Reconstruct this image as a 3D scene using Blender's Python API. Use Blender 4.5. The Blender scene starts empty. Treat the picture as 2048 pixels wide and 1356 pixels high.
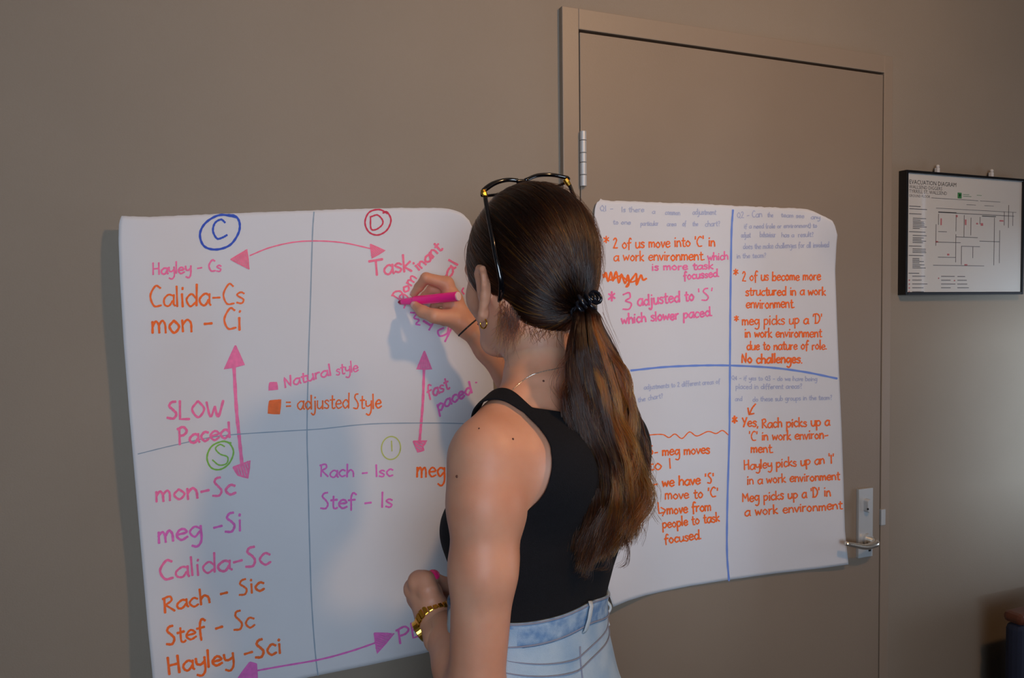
import bpy, bmesh, math, random
import numpy as np
from mathutils import Vector, Matrix
random.seed(7); rng = np.random.default_rng(11)
C = bpy.context.scene.collection
S = bpy.context.scene
# ------------------------------------------------------------------ camera, light, exposure
FPX, YAW, PITCH, ROLL, DIST, EYE = 1560.0, .3948, -.0403, -.0109, 1.4739, 1.55
_f = np.array([math.sin(YAW)*math.cos(PITCH), math.cos(YAW)*math.cos(PITCH), math.sin(PITCH)])
_r = np.array([math.cos(YAW), -math.sin(YAW), 0.]); _u = np.cross(_r, _f)
_c, _s = math.cos(ROLL), math.sin(ROLL)
RV, UV, FV = _c*_r+_s*_u, -_s*_r+_c*_u, _f
CAM = np.array([0, -DIST, EYE])
cam = bpy.data.cameras.new('camera'); cam.sensor_width = 36; cam.lens = FPX*36/2048; cam.clip_start = .05
co = bpy.data.objects.new('camera', cam); C.objects.link(co)
m = Matrix.Identity(4)
for i in range(3):
    m[i][0], m[i][1], m[i][2], m[i][3] = RV[i], UV[i], -FV[i], CAM[i]
co.matrix_world = m
S.camera = co
S.view_settings.view_transform = 'Standard'; S.view_settings.look = 'None'
S.view_settings.gamma = 1; S.view_settings.use_curve_mapping = False
S.view_settings.exposure = 0.0
S.cycles.caustics_reflective = False; S.cycles.caustics_refractive = False
wd = bpy.data.worlds.new('world'); S.world = wd; wd.use_nodes = True
bg = wd.node_tree.nodes['Background']; bg.inputs[0].default_value = (.62, .76, 1, 1); bg.inputs[1].default_value = 1.6

def area(name, loc, aim, sx, sy, power, col, shape='RECTANGLE', spread=180):
    l = bpy.data.lights.new(name, 'AREA'); l.shape = shape; l.size = sx
    if sy: l.size_y = sy
    l.energy = power; l.color = col; l.spread = math.radians(spread)
    o = bpy.data.objects.new(name, l); C.objects.link(o); o.location = loc
    o.rotation_euler = (Vector(aim)-Vector(loc)).to_track_quat('-Z', 'Y').to_euler()
    return o
KEY = (1.15, -1.52, 2.60)
area('ceiling_lamp_light', KEY, (.6, -.1, 1.45), .13, None, 12.5, (1, .57, .27), 'DISK')
area('side_window_light', (4.12, -1.17, 1.0), (0, -.9, 1.1), 1.2, .85, 14, (.70, .83, 1))
area('rear_window_light', (-.4, -4.15, 1.8), (.85, 0, 1.72), 2.2, 1.4, 12.5, (.71, .84, 1), spread=58)
area('added_patch_light', (-1.5, -9, 1.4), (.55, -4.3, 1.32), .7, .40, 11, (.62, .80, 1), spread=16)  # added beyond the front wall to throw the pale patch right of the door

# ------------------------------------------------------------------ helpers
def at(px, py, y=0.0):
    """point of the plane y that lies on the sight line of a place in the photograph"""
    d = FV + RV*((px-1024)/FPX) + UV*((678-py)/FPX)
    t = (y-CAM[1])/d[1]
    return CAM + d*t
def srgb(r, g, b):
    f = lambda v: ((v/255)/12.92 if v/255 <= .04045 else ((v/255+.055)/1.055)**2.4)
    return (f(r), f(g), f(b), 1)
def mat(name, col, rough=.6, metal=0, bump=0, bscale=200, var=0, vscale=6, spec=.5, sss=0, col2=None, **kw):
    m = bpy.data.materials.new(name); m.use_nodes = True; nt = m.node_tree
    b = nt.nodes['Principled BSDF']
    b.inputs['Base Color'].default_value = col; b.inputs['Roughness'].default_value = rough
    b.inputs['Metallic'].default_value = metal; b.inputs['Specular IOR Level'].default_value = spec
    tc = nt.nodes.new('ShaderNodeTexCoord')
    if var or col2:
        n = nt.nodes.new('ShaderNodeTexNoise'); n.inputs['Scale'].default_value = vscale; n.inputs['Detail'].default_value = 4
        nt.links.new(tc.outputs['Object'], n.inputs['Vector'])
        mx = nt.nodes.new('ShaderNodeMix'); mx.data_type = 'RGBA'
        mx.inputs[6].default_value = col
        mx.inputs[7].default_value = col2 or tuple(c*(1-var) for c in col[:3])+(1,)
        rp = nt.nodes.new('ShaderNodeMapRange'); rp.inputs[1].default_value = .35; rp.inputs[2].default_value = .65
        nt.links.new(n.outputs[0], rp.inputs[0]); nt.links.new(rp.outputs[0], mx.inputs[0])
        nt.links.new(mx.outputs[2], b.inputs['Base Color'])
    if bump:
        n = nt.nodes.new('ShaderNodeTexNoise'); n.inputs['Scale'].default_value = bscale; n.inputs['Detail'].default_value = 3
        nt.links.new(tc.outputs['Object'], n.inputs['Vector'])
        bp = nt.nodes.new('ShaderNodeBump'); bp.inputs['Strength'].default_value = bump; bp.inputs['Distance'].default_value = .002
        nt.links.new(n.outputs[0], bp.inputs['Height']); nt.links.new(bp.outputs[0], b.inputs['Normal'])
    if sss:
        b.inputs['Subsurface Weight'].default_value = sss; b.inputs['Subsurface Radius'].default_value = (1, .35, .2)
        b.inputs['Subsurface Scale'].default_value = .006
    for k, v in kw.items(): b.inputs[k].default_value = v
    return m
M = {}
M['wall'] = mat('taupe_wall_paint', srgb(143, 131, 116), .75, bump=.25, bscale=350, var=.06, vscale=3)
M['door'] = mat('taupe_door_paint', srgb(140, 125, 109), .5, bump=.12, bscale=260, var=.05, vscale=4)
M['frame'] = mat('taupe_frame_paint', srgb(145, 130, 114), .45, bump=.08, bscale=200)
M['dark'] = mat('painted_gap_shade', srgb(20, 18, 18), .9)  # near-black standing in for the shade inside door gaps and key openings
M['ceil'] = mat('ceiling_white', srgb(205, 202, 196), .9)
M['carpet'] = mat('dark_carpet', srgb(62, 60, 64), .95, bump=.6, bscale=500, var=.3, vscale=60)
M['paper'] = mat('sheet_paper', srgb(213, 213, 217), .65, bump=.15, bscale=25, var=.02, vscale=8)
M['pink'] = mat('pink_marker_ink', srgb(252, 118, 172), .6, var=.15, vscale=120)
M['magenta'] = mat('magenta_marker_ink', srgb(232, 112, 196), .6, var=.15, vscale=120)
M['rose'] = mat('rose_marker_ink', srgb(252, 118, 152), .6, var=.15, vscale=120)
M['orange'] = mat('orange_marker_ink', srgb(255, 112, 34), .6, var=.15, vscale=120)
M['blue'] = mat('blue_marker_ink', srgb(30, 75, 190), .6)
M['paleblue'] = mat('faded_blue_marker_ink', srgb(112, 142, 215), .6)
M['red'] = mat('red_marker_ink', srgb(205, 42, 75), .6)
M['green'] = mat('green_marker_ink', srgb(130, 185, 75), .6)
M['yellow'] = mat('yellow_marker_ink', srgb(190, 196, 105), .6)
M['pencil'] = mat('pencil_grey', srgb(146, 162, 178), .7)
M['faint'] = mat('faint_biro_ink', srgb(172, 178, 205), .7)
M['slate'] = mat('grey_pencil', srgb(88, 96, 122), .7)
M['steel'] = mat('brushed_steel', srgb(196, 199, 200), .36, .30, bump=.05, bscale=900)
M['chrome'] = mat('polished_steel', srgb(235, 228, 215), .22, .85)
M['black'] = mat('black_plastic', srgb(16, 15, 17), .35)
M['gold'] = mat('gold_metal', srgb(225, 175, 70), .22, 1)
M['gloss'] = mat('glossy_black_acetate', srgb(10, 10, 14), .12, spec=.7)
M['navy'] = mat('navy_fabric', srgb(22, 30, 52), .85, bump=.3)
M['wood'] = mat('brown_timber', srgb(96, 52, 34), .4, var=.4, vscale=20)
M['skin'] = mat('skin', srgb(216, 158, 128), .48, bump=.08, bscale=900, sss=.25, col2=srgb(206, 143, 113), vscale=14, spec=.4)
M['nail'] = mat('pink_nail_polish', srgb(255, 45, 130), .15)
M['baren'] = mat('bare_nail', srgb(222, 165, 160), .2)
M['mole'] = mat('mole_brown', srgb(92, 50, 36), .6)
M['top'] = mat('black_jersey', srgb(19, 19, 23), .9, bump=.5, bscale=700, spec=.25)
M['markerpink'] = mat('hot_pink_plastic', (1, .028, .30, 1), .2, sss=.3)
M['markerwhite'] = mat('white_plug', srgb(245, 215, 215), .4)
M['nib'] = mat('crimson_felt', srgb(165, 10, 60), .8)
M['elastic'] = mat('dark_elastic', srgb(32, 26, 26), .7)
M['coil'] = mat('dark_coil_plastic', srgb(22, 24, 32), .2)
M['eye'] = mat('eye_white', srgb(235, 230, 225), .1)
M['iris'] = mat('iris_brown', srgb(70, 45, 30), .1)
M['lip'] = mat('lip', srgb(180, 95, 90), .35)
M['shoe'] = mat('white_shoe', srgb(215, 212, 208), .5)
M['print'] = mat('print_paper', srgb(205, 202, 196), .6)
M['inkgrey'] = mat('print_grey', srgb(86, 84, 88), .6)
M['inkdark'] = mat('print_dark', srgb(45, 45, 48), .6)
M['inkred'] = mat('print_red', srgb(190, 110, 115), .6)
M['inkgreen'] = mat('print_green', srgb(60, 130, 75), .6)
M['clip'] = mat('white_clip', srgb(205, 202, 200), .35)
M['stitch'] = mat('denim_stitch', srgb(132, 138, 158), .8)
g = mat('clear_glass', (1, 1, 1, 1), .02); M['glass'] = g
nt = g.node_tree; b = nt.nodes['Principled BSDF']; nt.nodes.remove(b)
gl = nt.nodes.new('ShaderNodeBsdfGlossy'); gl.inputs['Roughness'].default_value = .03
tr = nt.nodes.new('ShaderNodeBsdfTransparent'); mx = nt.nodes.new('ShaderNodeMixShader')
fr = nt.nodes.new('ShaderNodeMath'); fr.operation = 'MULTIPLY_ADD'; lw = nt.nodes.new('ShaderNodeLayerWeight'); lw.inputs[0].default_value = .3; nt.links.new(lw.outputs['Facing'], fr.inputs[0]); fr.inputs[1].default_value = .16; fr.inputs[2].default_value = .03
nt.links.new(fr.outputs[0], mx.inputs[0]); nt.links.new(tr.outputs[0], mx.inputs[1]); nt.links.new(gl.outputs[0], mx.inputs[2])
nt.links.new(mx.outputs[0], nt.nodes['Material Output'].inputs[0])
# denim: pale blue, streaked and washed
dm = mat('washed_denim', srgb(172, 194, 212), .85, bump=.5, bscale=900, col2=srgb(146, 176, 204), vscale=22); M['denim'] = dm
M['denim_dark'] = mat('waistband_denim', srgb(166, 190, 212), .85, bump=.5, bscale=900, col2=srgb(104, 142, 186), vscale=60)
M['denim_pale'] = mat('pale_denim', srgb(190, 200, 206), .85, bump=.5, bscale=900)

def link(o, parent=None):
    C.objects.link(o)
    if parent: o.parent = parent
    return o
def mesh(name, V, F, m, parent=None, smooth=True):
    me = bpy.data.meshes.new(name)
    me.from_pydata([tuple(map(float, v)) for v in V], [], [tuple(int(i) for i in f) for f in F])
    if smooth: me.polygons.foreach_set('use_smooth', [True]*len(me.polygons))
    if m: me.materials.append(m)
    me.update()
    return link(bpy.data.objects.new(name, me), parent)
def tag(o, label, cat, group=None, kind=None):
    if label: o['label'] = label
    if cat: o['category'] = cat
    if group: o['group'] = group
    if kind: o['kind'] = kind
    return o
def empty(name, loc=(0, 0, 0)):
    o = bpy.data.objects.new(name, None); C.objects.link(o); o.location = loc; o.empty_display_size = .05
    return o
class MB:
    def __init__(s): s.V = []; s.F = []
    def add(s, V, F):
        n = len(s.V); s.V += [tuple(v) for v in V]; s.F += [tuple(i+n for i in f) for f in F]; return s
    def box(s, a, b, bev=0):
        x0, y0, z0 = a; x1, y1, z1 = b
        V = [(x, y, z) for x in (x0, x1) for y in (y0, y1) for z in (z0, z1)]
        return s.add(V, [(0, 1, 3, 2), (4, 6, 7, 5), (0, 4, 5, 1), (2, 3, 7, 6), (0, 2, 6, 4), (1, 5, 7, 3)])
    def tube(s, pts, rad, n=10, caps=True, flat=1.0, up=None):
        pts = [np.array(p, float) for p in pts]; k = len(pts)
        if not hasattr(rad, '__len__'): rad = [rad]*k
        V = []; F = []
        prev = None
        for i, p in enumerate(pts):
            t = pts[min(i+1, k-1)]-pts[max(i-1, 0)]; t = t/(np.linalg.norm(t)+1e-12)
            if prev is None:
                ref = np.array(up, float) if up is not None else (np.array([0, 0, 1.]) if abs(t[2]) < .9 else np.array([1., 0, 0]))
            else: ref = prev
            a = ref-t*(ref@t); a /= np.linalg.norm(a)+1e-12; prev = a
            bb = np.cross(t, a)
            for j in range(n):
                q = 2*math.pi*j/n
                V.append(p+a*math.cos(q)*rad[i]+bb*math.sin(q)*rad[i]*flat)
        for i in range(k-1):
            for j in range(n):
                F.append((i*n+j, i*n+(j+1) % n, (i+1)*n+(j+1) % n, (i+1)*n+j))
        if caps: F += [tuple(range(n-1, -1, -1)), tuple((k-1)*n+j for j in range(n))]
        return s.add(V, F)
    def torus(s, c, R, r, ax1, ax2, n=24, mm=8, a0=0, a1=2*math.pi):
        ax1 = np.array(ax1, float); ax2 = np.array(ax2, float)
        full = abs(a1-a0-2*math.pi) < 1e-6
        pts = [np.array(c)+ax1*math.cos(a0+(a1-a0)*i/n)*R+ax2*math.sin(a0+(a1-a0)*i/n)*R for i in range(n+1)]
        return s.tube(pts, r, mm, caps=not full, up=np.cross(ax1, ax2))
    def ball(s, c, r, n=12, mm=8, axes=None):
        rr = r if hasattr(r, '__len__') else (r, r, r)
        A = axes if axes is not None else np.eye(3)
        V = []; F = []
        for i in range(mm+1):
            th = math.pi*i/mm
            for j in range(n):
                ph = 2*math.pi*j/n
                V.append(np.array(c)+A[0]*rr[0]*math.sin(th)*math.cos(ph)+A[1]*rr[1]*math.sin(th)*math.sin(ph)+A[2]*rr[2]*math.cos(th))
        for i in range(mm):
            for j in range(n): F.append((i*n+j, (i+1)*n+j, (i+1)*n+(j+1) % n, i*n+(j+1) % n))
        return s.add(V, F)
    def build(s, name, m, parent=None, smooth=False, bevel=0, seg=2):
        o = mesh(name, s.V, s.F, m, parent, smooth)
        if bevel:
            md = o.modifiers.new('bevel', 'BEVEL'); md.width = bevel; md.segments = seg; md.limit_method = 'ANGLE'
        return o
def box(name, a, b, m, parent=None, bevel=0): return MB().box(a, b).build(name, m, parent, bevel=bevel)
def catmull(P, n=8, closed=False):
    P = [np.array(p, float) for p in P]
    if len(P) < 3: return P if len(P) < 2 else [P[0]+(P[1]-P[0])*t for t in np.linspace(0, 1, n)]
    Q = [2*P[0]-P[1]]+P+[2*P[-1]-P[-2]]
    out = []
    for i in range(1, len(Q)-2):
        p0, p1, p2, p3 = Q[i-1], Q[i], Q[i+1], Q[i+2]
        for t in np.linspace(0, 1, n, endpoint=False):
            out.append(.5*((2*p1)+(-p0+p2)*t+(2*p0-5*p1+4*p2-p3)*t*t+(-p0+3*p1-3*p2+p3)*t**3))
    out.append(P[-1]); return out

# ------------------------------------------------------------------ the room
CH = 2.7; XL, XR, YB = -2.6, 3.95, -4.3
DX0, DX1, DZ1 = .7678, .7678+.85, EYE+.5751            # door leaf
FX0, FX1, FZ1 = .7273, DX1+.0335, EYE+.6179             # frame outline
def structure(o): o['kind'] = 'structure'; return o
w = MB()
w.box((XL, 0, 0), (FX0+.012, .12, CH)); w.box((FX1-.012, 0, 0), (XR, .12, CH)); w.box((FX0+.012, 0, FZ1-.012), (FX1-.012, .12, CH))
structure(w.build('wall_back', M['wall']))
structure(box('floor', (XL, YB, -.05), (XR, .12, 0), M['carpet']))
structure(box('ceiling', (XL, YB, CH), (XR, .12, CH+.05), M['ceil']))
structure(box('wall_left', (XL-.1, YB, 0), (XL, .12, CH), M['wall']))
w = MB(); w.box((XR, YB, 0), (XR+.1, -1.93, CH)); w.box((XR, -1.93, 0), (XR+.1, -1.83, .3)); w.box((XR, -1.93, 2.2), (XR+.1, -1.83, CH)); w.box((XR, -1.83, 0), (XR+.1, -1.58, CH)); w.box((XR, -1.58, 0), (XR+.1, -.75, .4)); w.box((XR, -1.58, 1.58), (XR+.1, -.75, CH)); w.box((XR, -.75, 0), (XR+.1, .12, CH))
structure(w.build('wall_right', M['wall']))
w = MB(); w.box((XL, YB-.1, 0), (-1.8, YB, CH)); w.box((-1.8, YB-.1, 0), (-.2, YB, 1.0)); w.box((-1.8, YB-.1, 2.5), (-.2, YB, CH)); w.box((-.2, YB-.1, 0), (.27, YB, CH))
w.box((.27, YB-.1, 0), (.85, YB, 1.12)); w.box((.27, YB-.1, 1.52), (.85, YB, CH)); w.box((.85, YB-.1, 0), (XR, YB, CH))  # small opening made up to shape the added outside light into a patch
structure(w.build('wall_front', M['wall']))
def window(name, a, b, axis):
    r = empty(name, tuple((np.array(a)+np.array(b))/2)); structure(r)
    f = MB(); t = .04
    (x0, y0, z0), (x1, y1, z1) = a, b
    if axis == 'x':   # frame in plane x
        for yy in (y0, (y0+y1)/2-t/2, y1-t): f.box((x0, yy, z0), (x1, yy+t, z1))
        f.box((x0, y0, z0), (x1, y1, z0+t)); f.box((x0, y0, z1-t), (x1, y1, z1))
        gg = MB().box(((x0+x1)/2, y0, z0), ((x0+x1)/2+.004, y1, z1))
    else:
        for xx in (x0, (x0+x1)/2-t/2, x1-t): f.box((xx, y0, z0), (xx+t, y1, z1))
        f.box((x0, y0, z0), (x1, y1, z0+t)); f.box((x0, y0, z1-t), (x1, y1, z1))
        gg = MB().box((x0, (y0+y1)/2, z0), (x1, (y0+y1)/2+.004, z1))
    for nm, q, mm in (('window_frame', f, M['black']), ('glass_pane', gg, M['glass'])):
        o = q.build(nm, mm, r); o.matrix_parent_inverse = Matrix.Translation(-r.location)
window('window_1', (XR+.03, -1.58, .4), (XR+.07, -.75, 1.58), 'x')
window('window_2', (-1.8, YB-.07, 1.0), (-.2, YB-.03, 2.5), 'y')
def local(o, r): o.matrix_parent_inverse = Matrix.Translation(-Vector(r.location)); return o
w = MB(); w.box((XL, -.012, 0), (FX0, 0, .1)); w.box((FX1, -.012, 0), (XR, 0, .1))
structure(w.build('baseboard_back', M['frame'], bevel=.002))
# round ceiling lamp above the writer, out of the frame
lr = empty('ceiling_lamp', (KEY[0], KEY[1], CH)); tag(lr, 'round ceiling downlight above and behind the woman', 'lamp')
local(MB().torus((KEY[0], KEY[1], CH-.02), .085, .012, (1, 0, 0), (0, 1, 0)).build('trim_ring', M['steel'], lr, smooth=True), lr)
local(MB().tube([(KEY[0], KEY[1], CH), (KEY[0], KEY[1], CH-.03)], .08, 24).build('housing', M['ceil'], lr), lr)

# door
YD = -.015
dr = empty('door_1', (DX0, 0, 0)); structure(dr)
dr['label'] = 'plain taupe flush door with a large written sheet hung on it'
f = MB(); gp = .0055
f.box((FX0, YD, 0), (DX0-.0022, .05, FZ1)); f.box((DX1+gp-.001, YD, 0), (FX1, .05, FZ1)); f.box((DX0-.0022, YD, DZ1), (DX1+gp, .05, FZ1))
local(f.build('door_frame', M['frame'], dr, bevel=.0015), dr)
local(box('door_panel', (DX0, YD, .008), (DX1, YD+.04, DZ1-.006), M['door'], dr, bevel=.001), dr)
local(box('gap_shade_sheet', (DX0-.01, YD+.045, 0), (DX1+.02, .06, DZ1+.01), M['dark'], dr), dr)  # dark sheet behind the whole leaf, painted shade for the gaps around it
# hinge
zz = [at(1166, y, YD-.006)[2] for y in (262, 281, 306, 325, 350, 373)]
hx = at(1166.5, 320, YD-.006)[0]
hg = MB()
for a, b in zip(zz[:-1], zz[1:]): hg.tube([(hx, YD-.006, a-.0005), (hx, YD-.006, a-.0012), (hx, YD-.006, b+.0012), (hx, YD-.006, b+.0005)], [.0062, .0070, .0070, .0062], 16)
h = local(hg.build('hinge', M['steel'], dr, smooth=False), dr)
zb = .25
for dz in (0, .02, .045, .065, .09):
    pass
hg = MB()
for k in range(5): hg.tube([(hx, YD-.006, zb+k*.021), (hx, YD-.006, zb+.020+k*.021)], .007, 14)
local(hg.build('hinge', M['steel'], dr), dr)
# lock plate, cylinder, lever
p0, p1 = at(1716.5, 1117, YD-.008), at(1746, 975, YD-.008)
LP = MB().box((p0[0], YD-.009, p0[2]), (p1[0], YD, p1[2])).build('lock_plate', M['steel'], dr, bevel=.0015); local(LP, dr)
cc = at(1735, 1011, YD-.015)
cy = MB(); pts = [(cc[0], YD-.02, cc[2]+.011), (cc[0], YD-.02, cc[2]-.011)]
V = []; F = []
for dpt in (YD-.008, YD-.021, YD-.0225):
    rr = .0068 if dpt > YD-.022 else .0058
    for k in range(24):
        a = 2*math.pi*k/24; V.append((cc[0]+rr*math.cos(a), dpt, cc[2]+rr*math.sin(a)+(.010 if math.sin(a) > 0 else -.010)))
for i in range(2):
    for k in range(24): F.append((i*24+k, i*24+(k+1) % 24, i*24+24+(k+1) % 24, i*24+24+k))
F.append(tuple(48+k for k in range(24))); cy.add(V, F)
cyo = local(cy.build('lock_cylinder', M['steel'], dr), dr)
kc = at(1735, 1018, YD-.021)
kh = MB().tube([(kc[0], YD-.0215, kc[2]), (kc[0], YD-.0232, kc[2])], .0026, 10).build('keyhole', M['dark'], dr); local(kh, dr)
hc = at(1735, 1079, YD-.01)
local(MB().tube([(hc[0], YD-.008, hc[2]), (hc[0], YD-.015, hc[2])], .0155, 24).build('lever_rose', M['steel'], dr, smooth=False), dr)
ce = at(1750, 1081, YD-.052); cl = at(1691, 1087, YD-.047)
lv = [(hc[0], YD-.012, hc[2]), (hc[0], YD-.028, hc[2]), (hc[0]-.002, YD-.036, hc[2]-.0005), (hc[0]-.008, YD-.042, hc[2]-.001), (hc[0]-.018, YD-.045, hc[2]-.0015), (hc[0]-.05, YD-.047, hc[2]-.002), tuple(cl)]
lq = catmull(lv, 5)
local(MB().tube(lq, [.0095-.0045*max(0, (i/len(lq)-.5)*2) for i in range(len(lq))], 16).build('lever_handle', M['chrome'], dr, smooth=True), dr)
s0, s1 = at(1737, 1103, YD-.009), at(1742, 1087, YD-.009)
local(box('key_slot', (s0[0], YD-.0095, s0[2]), (s1[0], YD-.008, s1[2]), M['dark'], dr), dr)
q0, q1 = at(1762, 1051, YD-.002), at(1770.5, 1018, YD-.002)
local(box('strike_plate', (q0[0], YD-.003, q0[2]), (q1[0]+.0005, YD+.004, q1[2]), M['steel'], dr, bevel=.001), dr)

# ------------------------------------------------------------------ written sheets
def lerpn(P, t):
    P = np.array(P, float); d = np.r_[0, np.cumsum(np.linalg.norm(np.diff(P, axis=0), axis=1))]; d /= d[-1]
    return np.array([np.interp(t, d, P[:, 0]), np.interp(t, d, P[:, 1])])
def smoothstep(a, b, x):
    t = np.clip((x-a)/(b-a), 0, 1); return t*t*(3-2*t)
def off1(px, py):
    v = .007+.028*(1-smoothstep(245, 440, px-(py-430)*.07))
    v += .020*smoothstep(840, 970, px)*(1-smoothstep(420, 640, py)) + .008*smoothstep(1150, 1400, py)
    return v+.0012*math.sin(px*.013+py*.007)+.0012*math.sin(py*.017-px*.006)
def off2(px, py):
    v = .022
    v += .030*smoothstep(1600, 1672, px)*(1-smoothstep(425, 560, py))
    v += .022*(1-smoothstep(1225, 1330, px))*smoothstep(1050, 1210, py)
    v += .010*smoothstep(1600, 1690, px)*smoothstep(900, 1120, py)
    d = math.hypot((px-1290)/50, (py-1165)/60); v -= .004*math.exp(-d*d)
    return v+.0012*math.sin(px*.017+py*.006)+.001*math.sin(py*.02)
def sheet(name, L, T, R_, B, off, nx=90, ny=110, jag=0):
    V = []; F = []
    c00, c10, c01, c11 = lerpn(T, 0), lerpn(T, 1), lerpn(B, 0), lerpn(B, 1)
    for j in range(ny+1):
        v = j/ny
        for i in range(nx+1):
            u = i/nx
            p = (1-v)*lerpn(T, u)+v*lerpn(B, u)+(1-u)*lerpn(L, v)+u*lerpn(R_, v)-((1-u)*(1-v)*c00+u*(1-v)*c10+(1-u)*v*c01+u*v*c11)
            if j == 0 and jag: p = p+np.array([0, random.uniform(-jag, jag)])
            V.append(at(p[0], p[1], -off(p[0], p[1])))
    for j in range(ny):
        for i in range(nx):
            a = j*(nx+1)+i; F.append((a, a+nx+1, a+nx+2, a+1))
    o = mesh(name, V, F, M['paper'])
    md = o.modifiers.new('thickness', 'SOLIDIFY'); md.thickness = .0004; md.offset = -1
    return o
T1 = [(243, 432), (300, 434), (380, 430), (560, 423), (700, 418), (800, 415.5), (880, 416), (905, 419), (925, 427), (938, 440), (945, 456)]
R1 = [(945, 456), (952, 500), (962, 560), (975, 650), (985.5, 745), (989, 812), (996, 1000), (1000, 1150), (1003, 1262)]
L1 = [(243, 432), (238, 445), (237, 480), (240, 560), (247, 680), (258, 820), (270, 960), (282, 1100), (296, 1260), (304, 1340), (311, 1425)]
B1 = [(311, 1425), (450, 1394), (620, 1354), (740, 1330), (850, 1306), (1003, 1262)]
sh1 = sheet('flip_chart_sheet', L1, T1, R1, B1, off1, jag=.5)
tag(sh1, 'white sheet of circled letters, names and pink arrows, on the wall left of the door', 'poster')
T2 = [(1194, 404), (1199, 401), (1201, 396.5), (1205, 400), (1222, 401.5), (1300, 404), (1400, 408), (1500, 413), (1605, 417), (1625, 421), (1645, 431), (1664, 441), (1670, 452)]
R2 = [(1670, 452), (1675, 470), (1673, 490), (1670.5, 540), (1674, 640), (1678, 740), (1683, 850), (1687, 960), (1690, 1060), (1693, 1090), (1697, 1129)]
L2 = [(1194, 404), (1190, 415), (1188.5, 430), (1190, 470), (1193, 560), (1197, 700), (1202, 860), (1207, 1000), (1212, 1120), (1216, 1176), (1220, 1195), (1227, 1214)]
B2 = [(1227, 1214), (1255, 1202), (1290, 1191), (1330, 1182), (1380, 1172), (1450, 1161), (1550, 1147), (1640, 1137), (1697, 1129)]
sh2 = sheet('flip_chart_sheet', L2, T2, R2, B2, off2, jag=.7)
tag(sh2, 'large white sheet of orange and pink sentences split by blue lines, hung on the door', 'poster')

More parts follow.
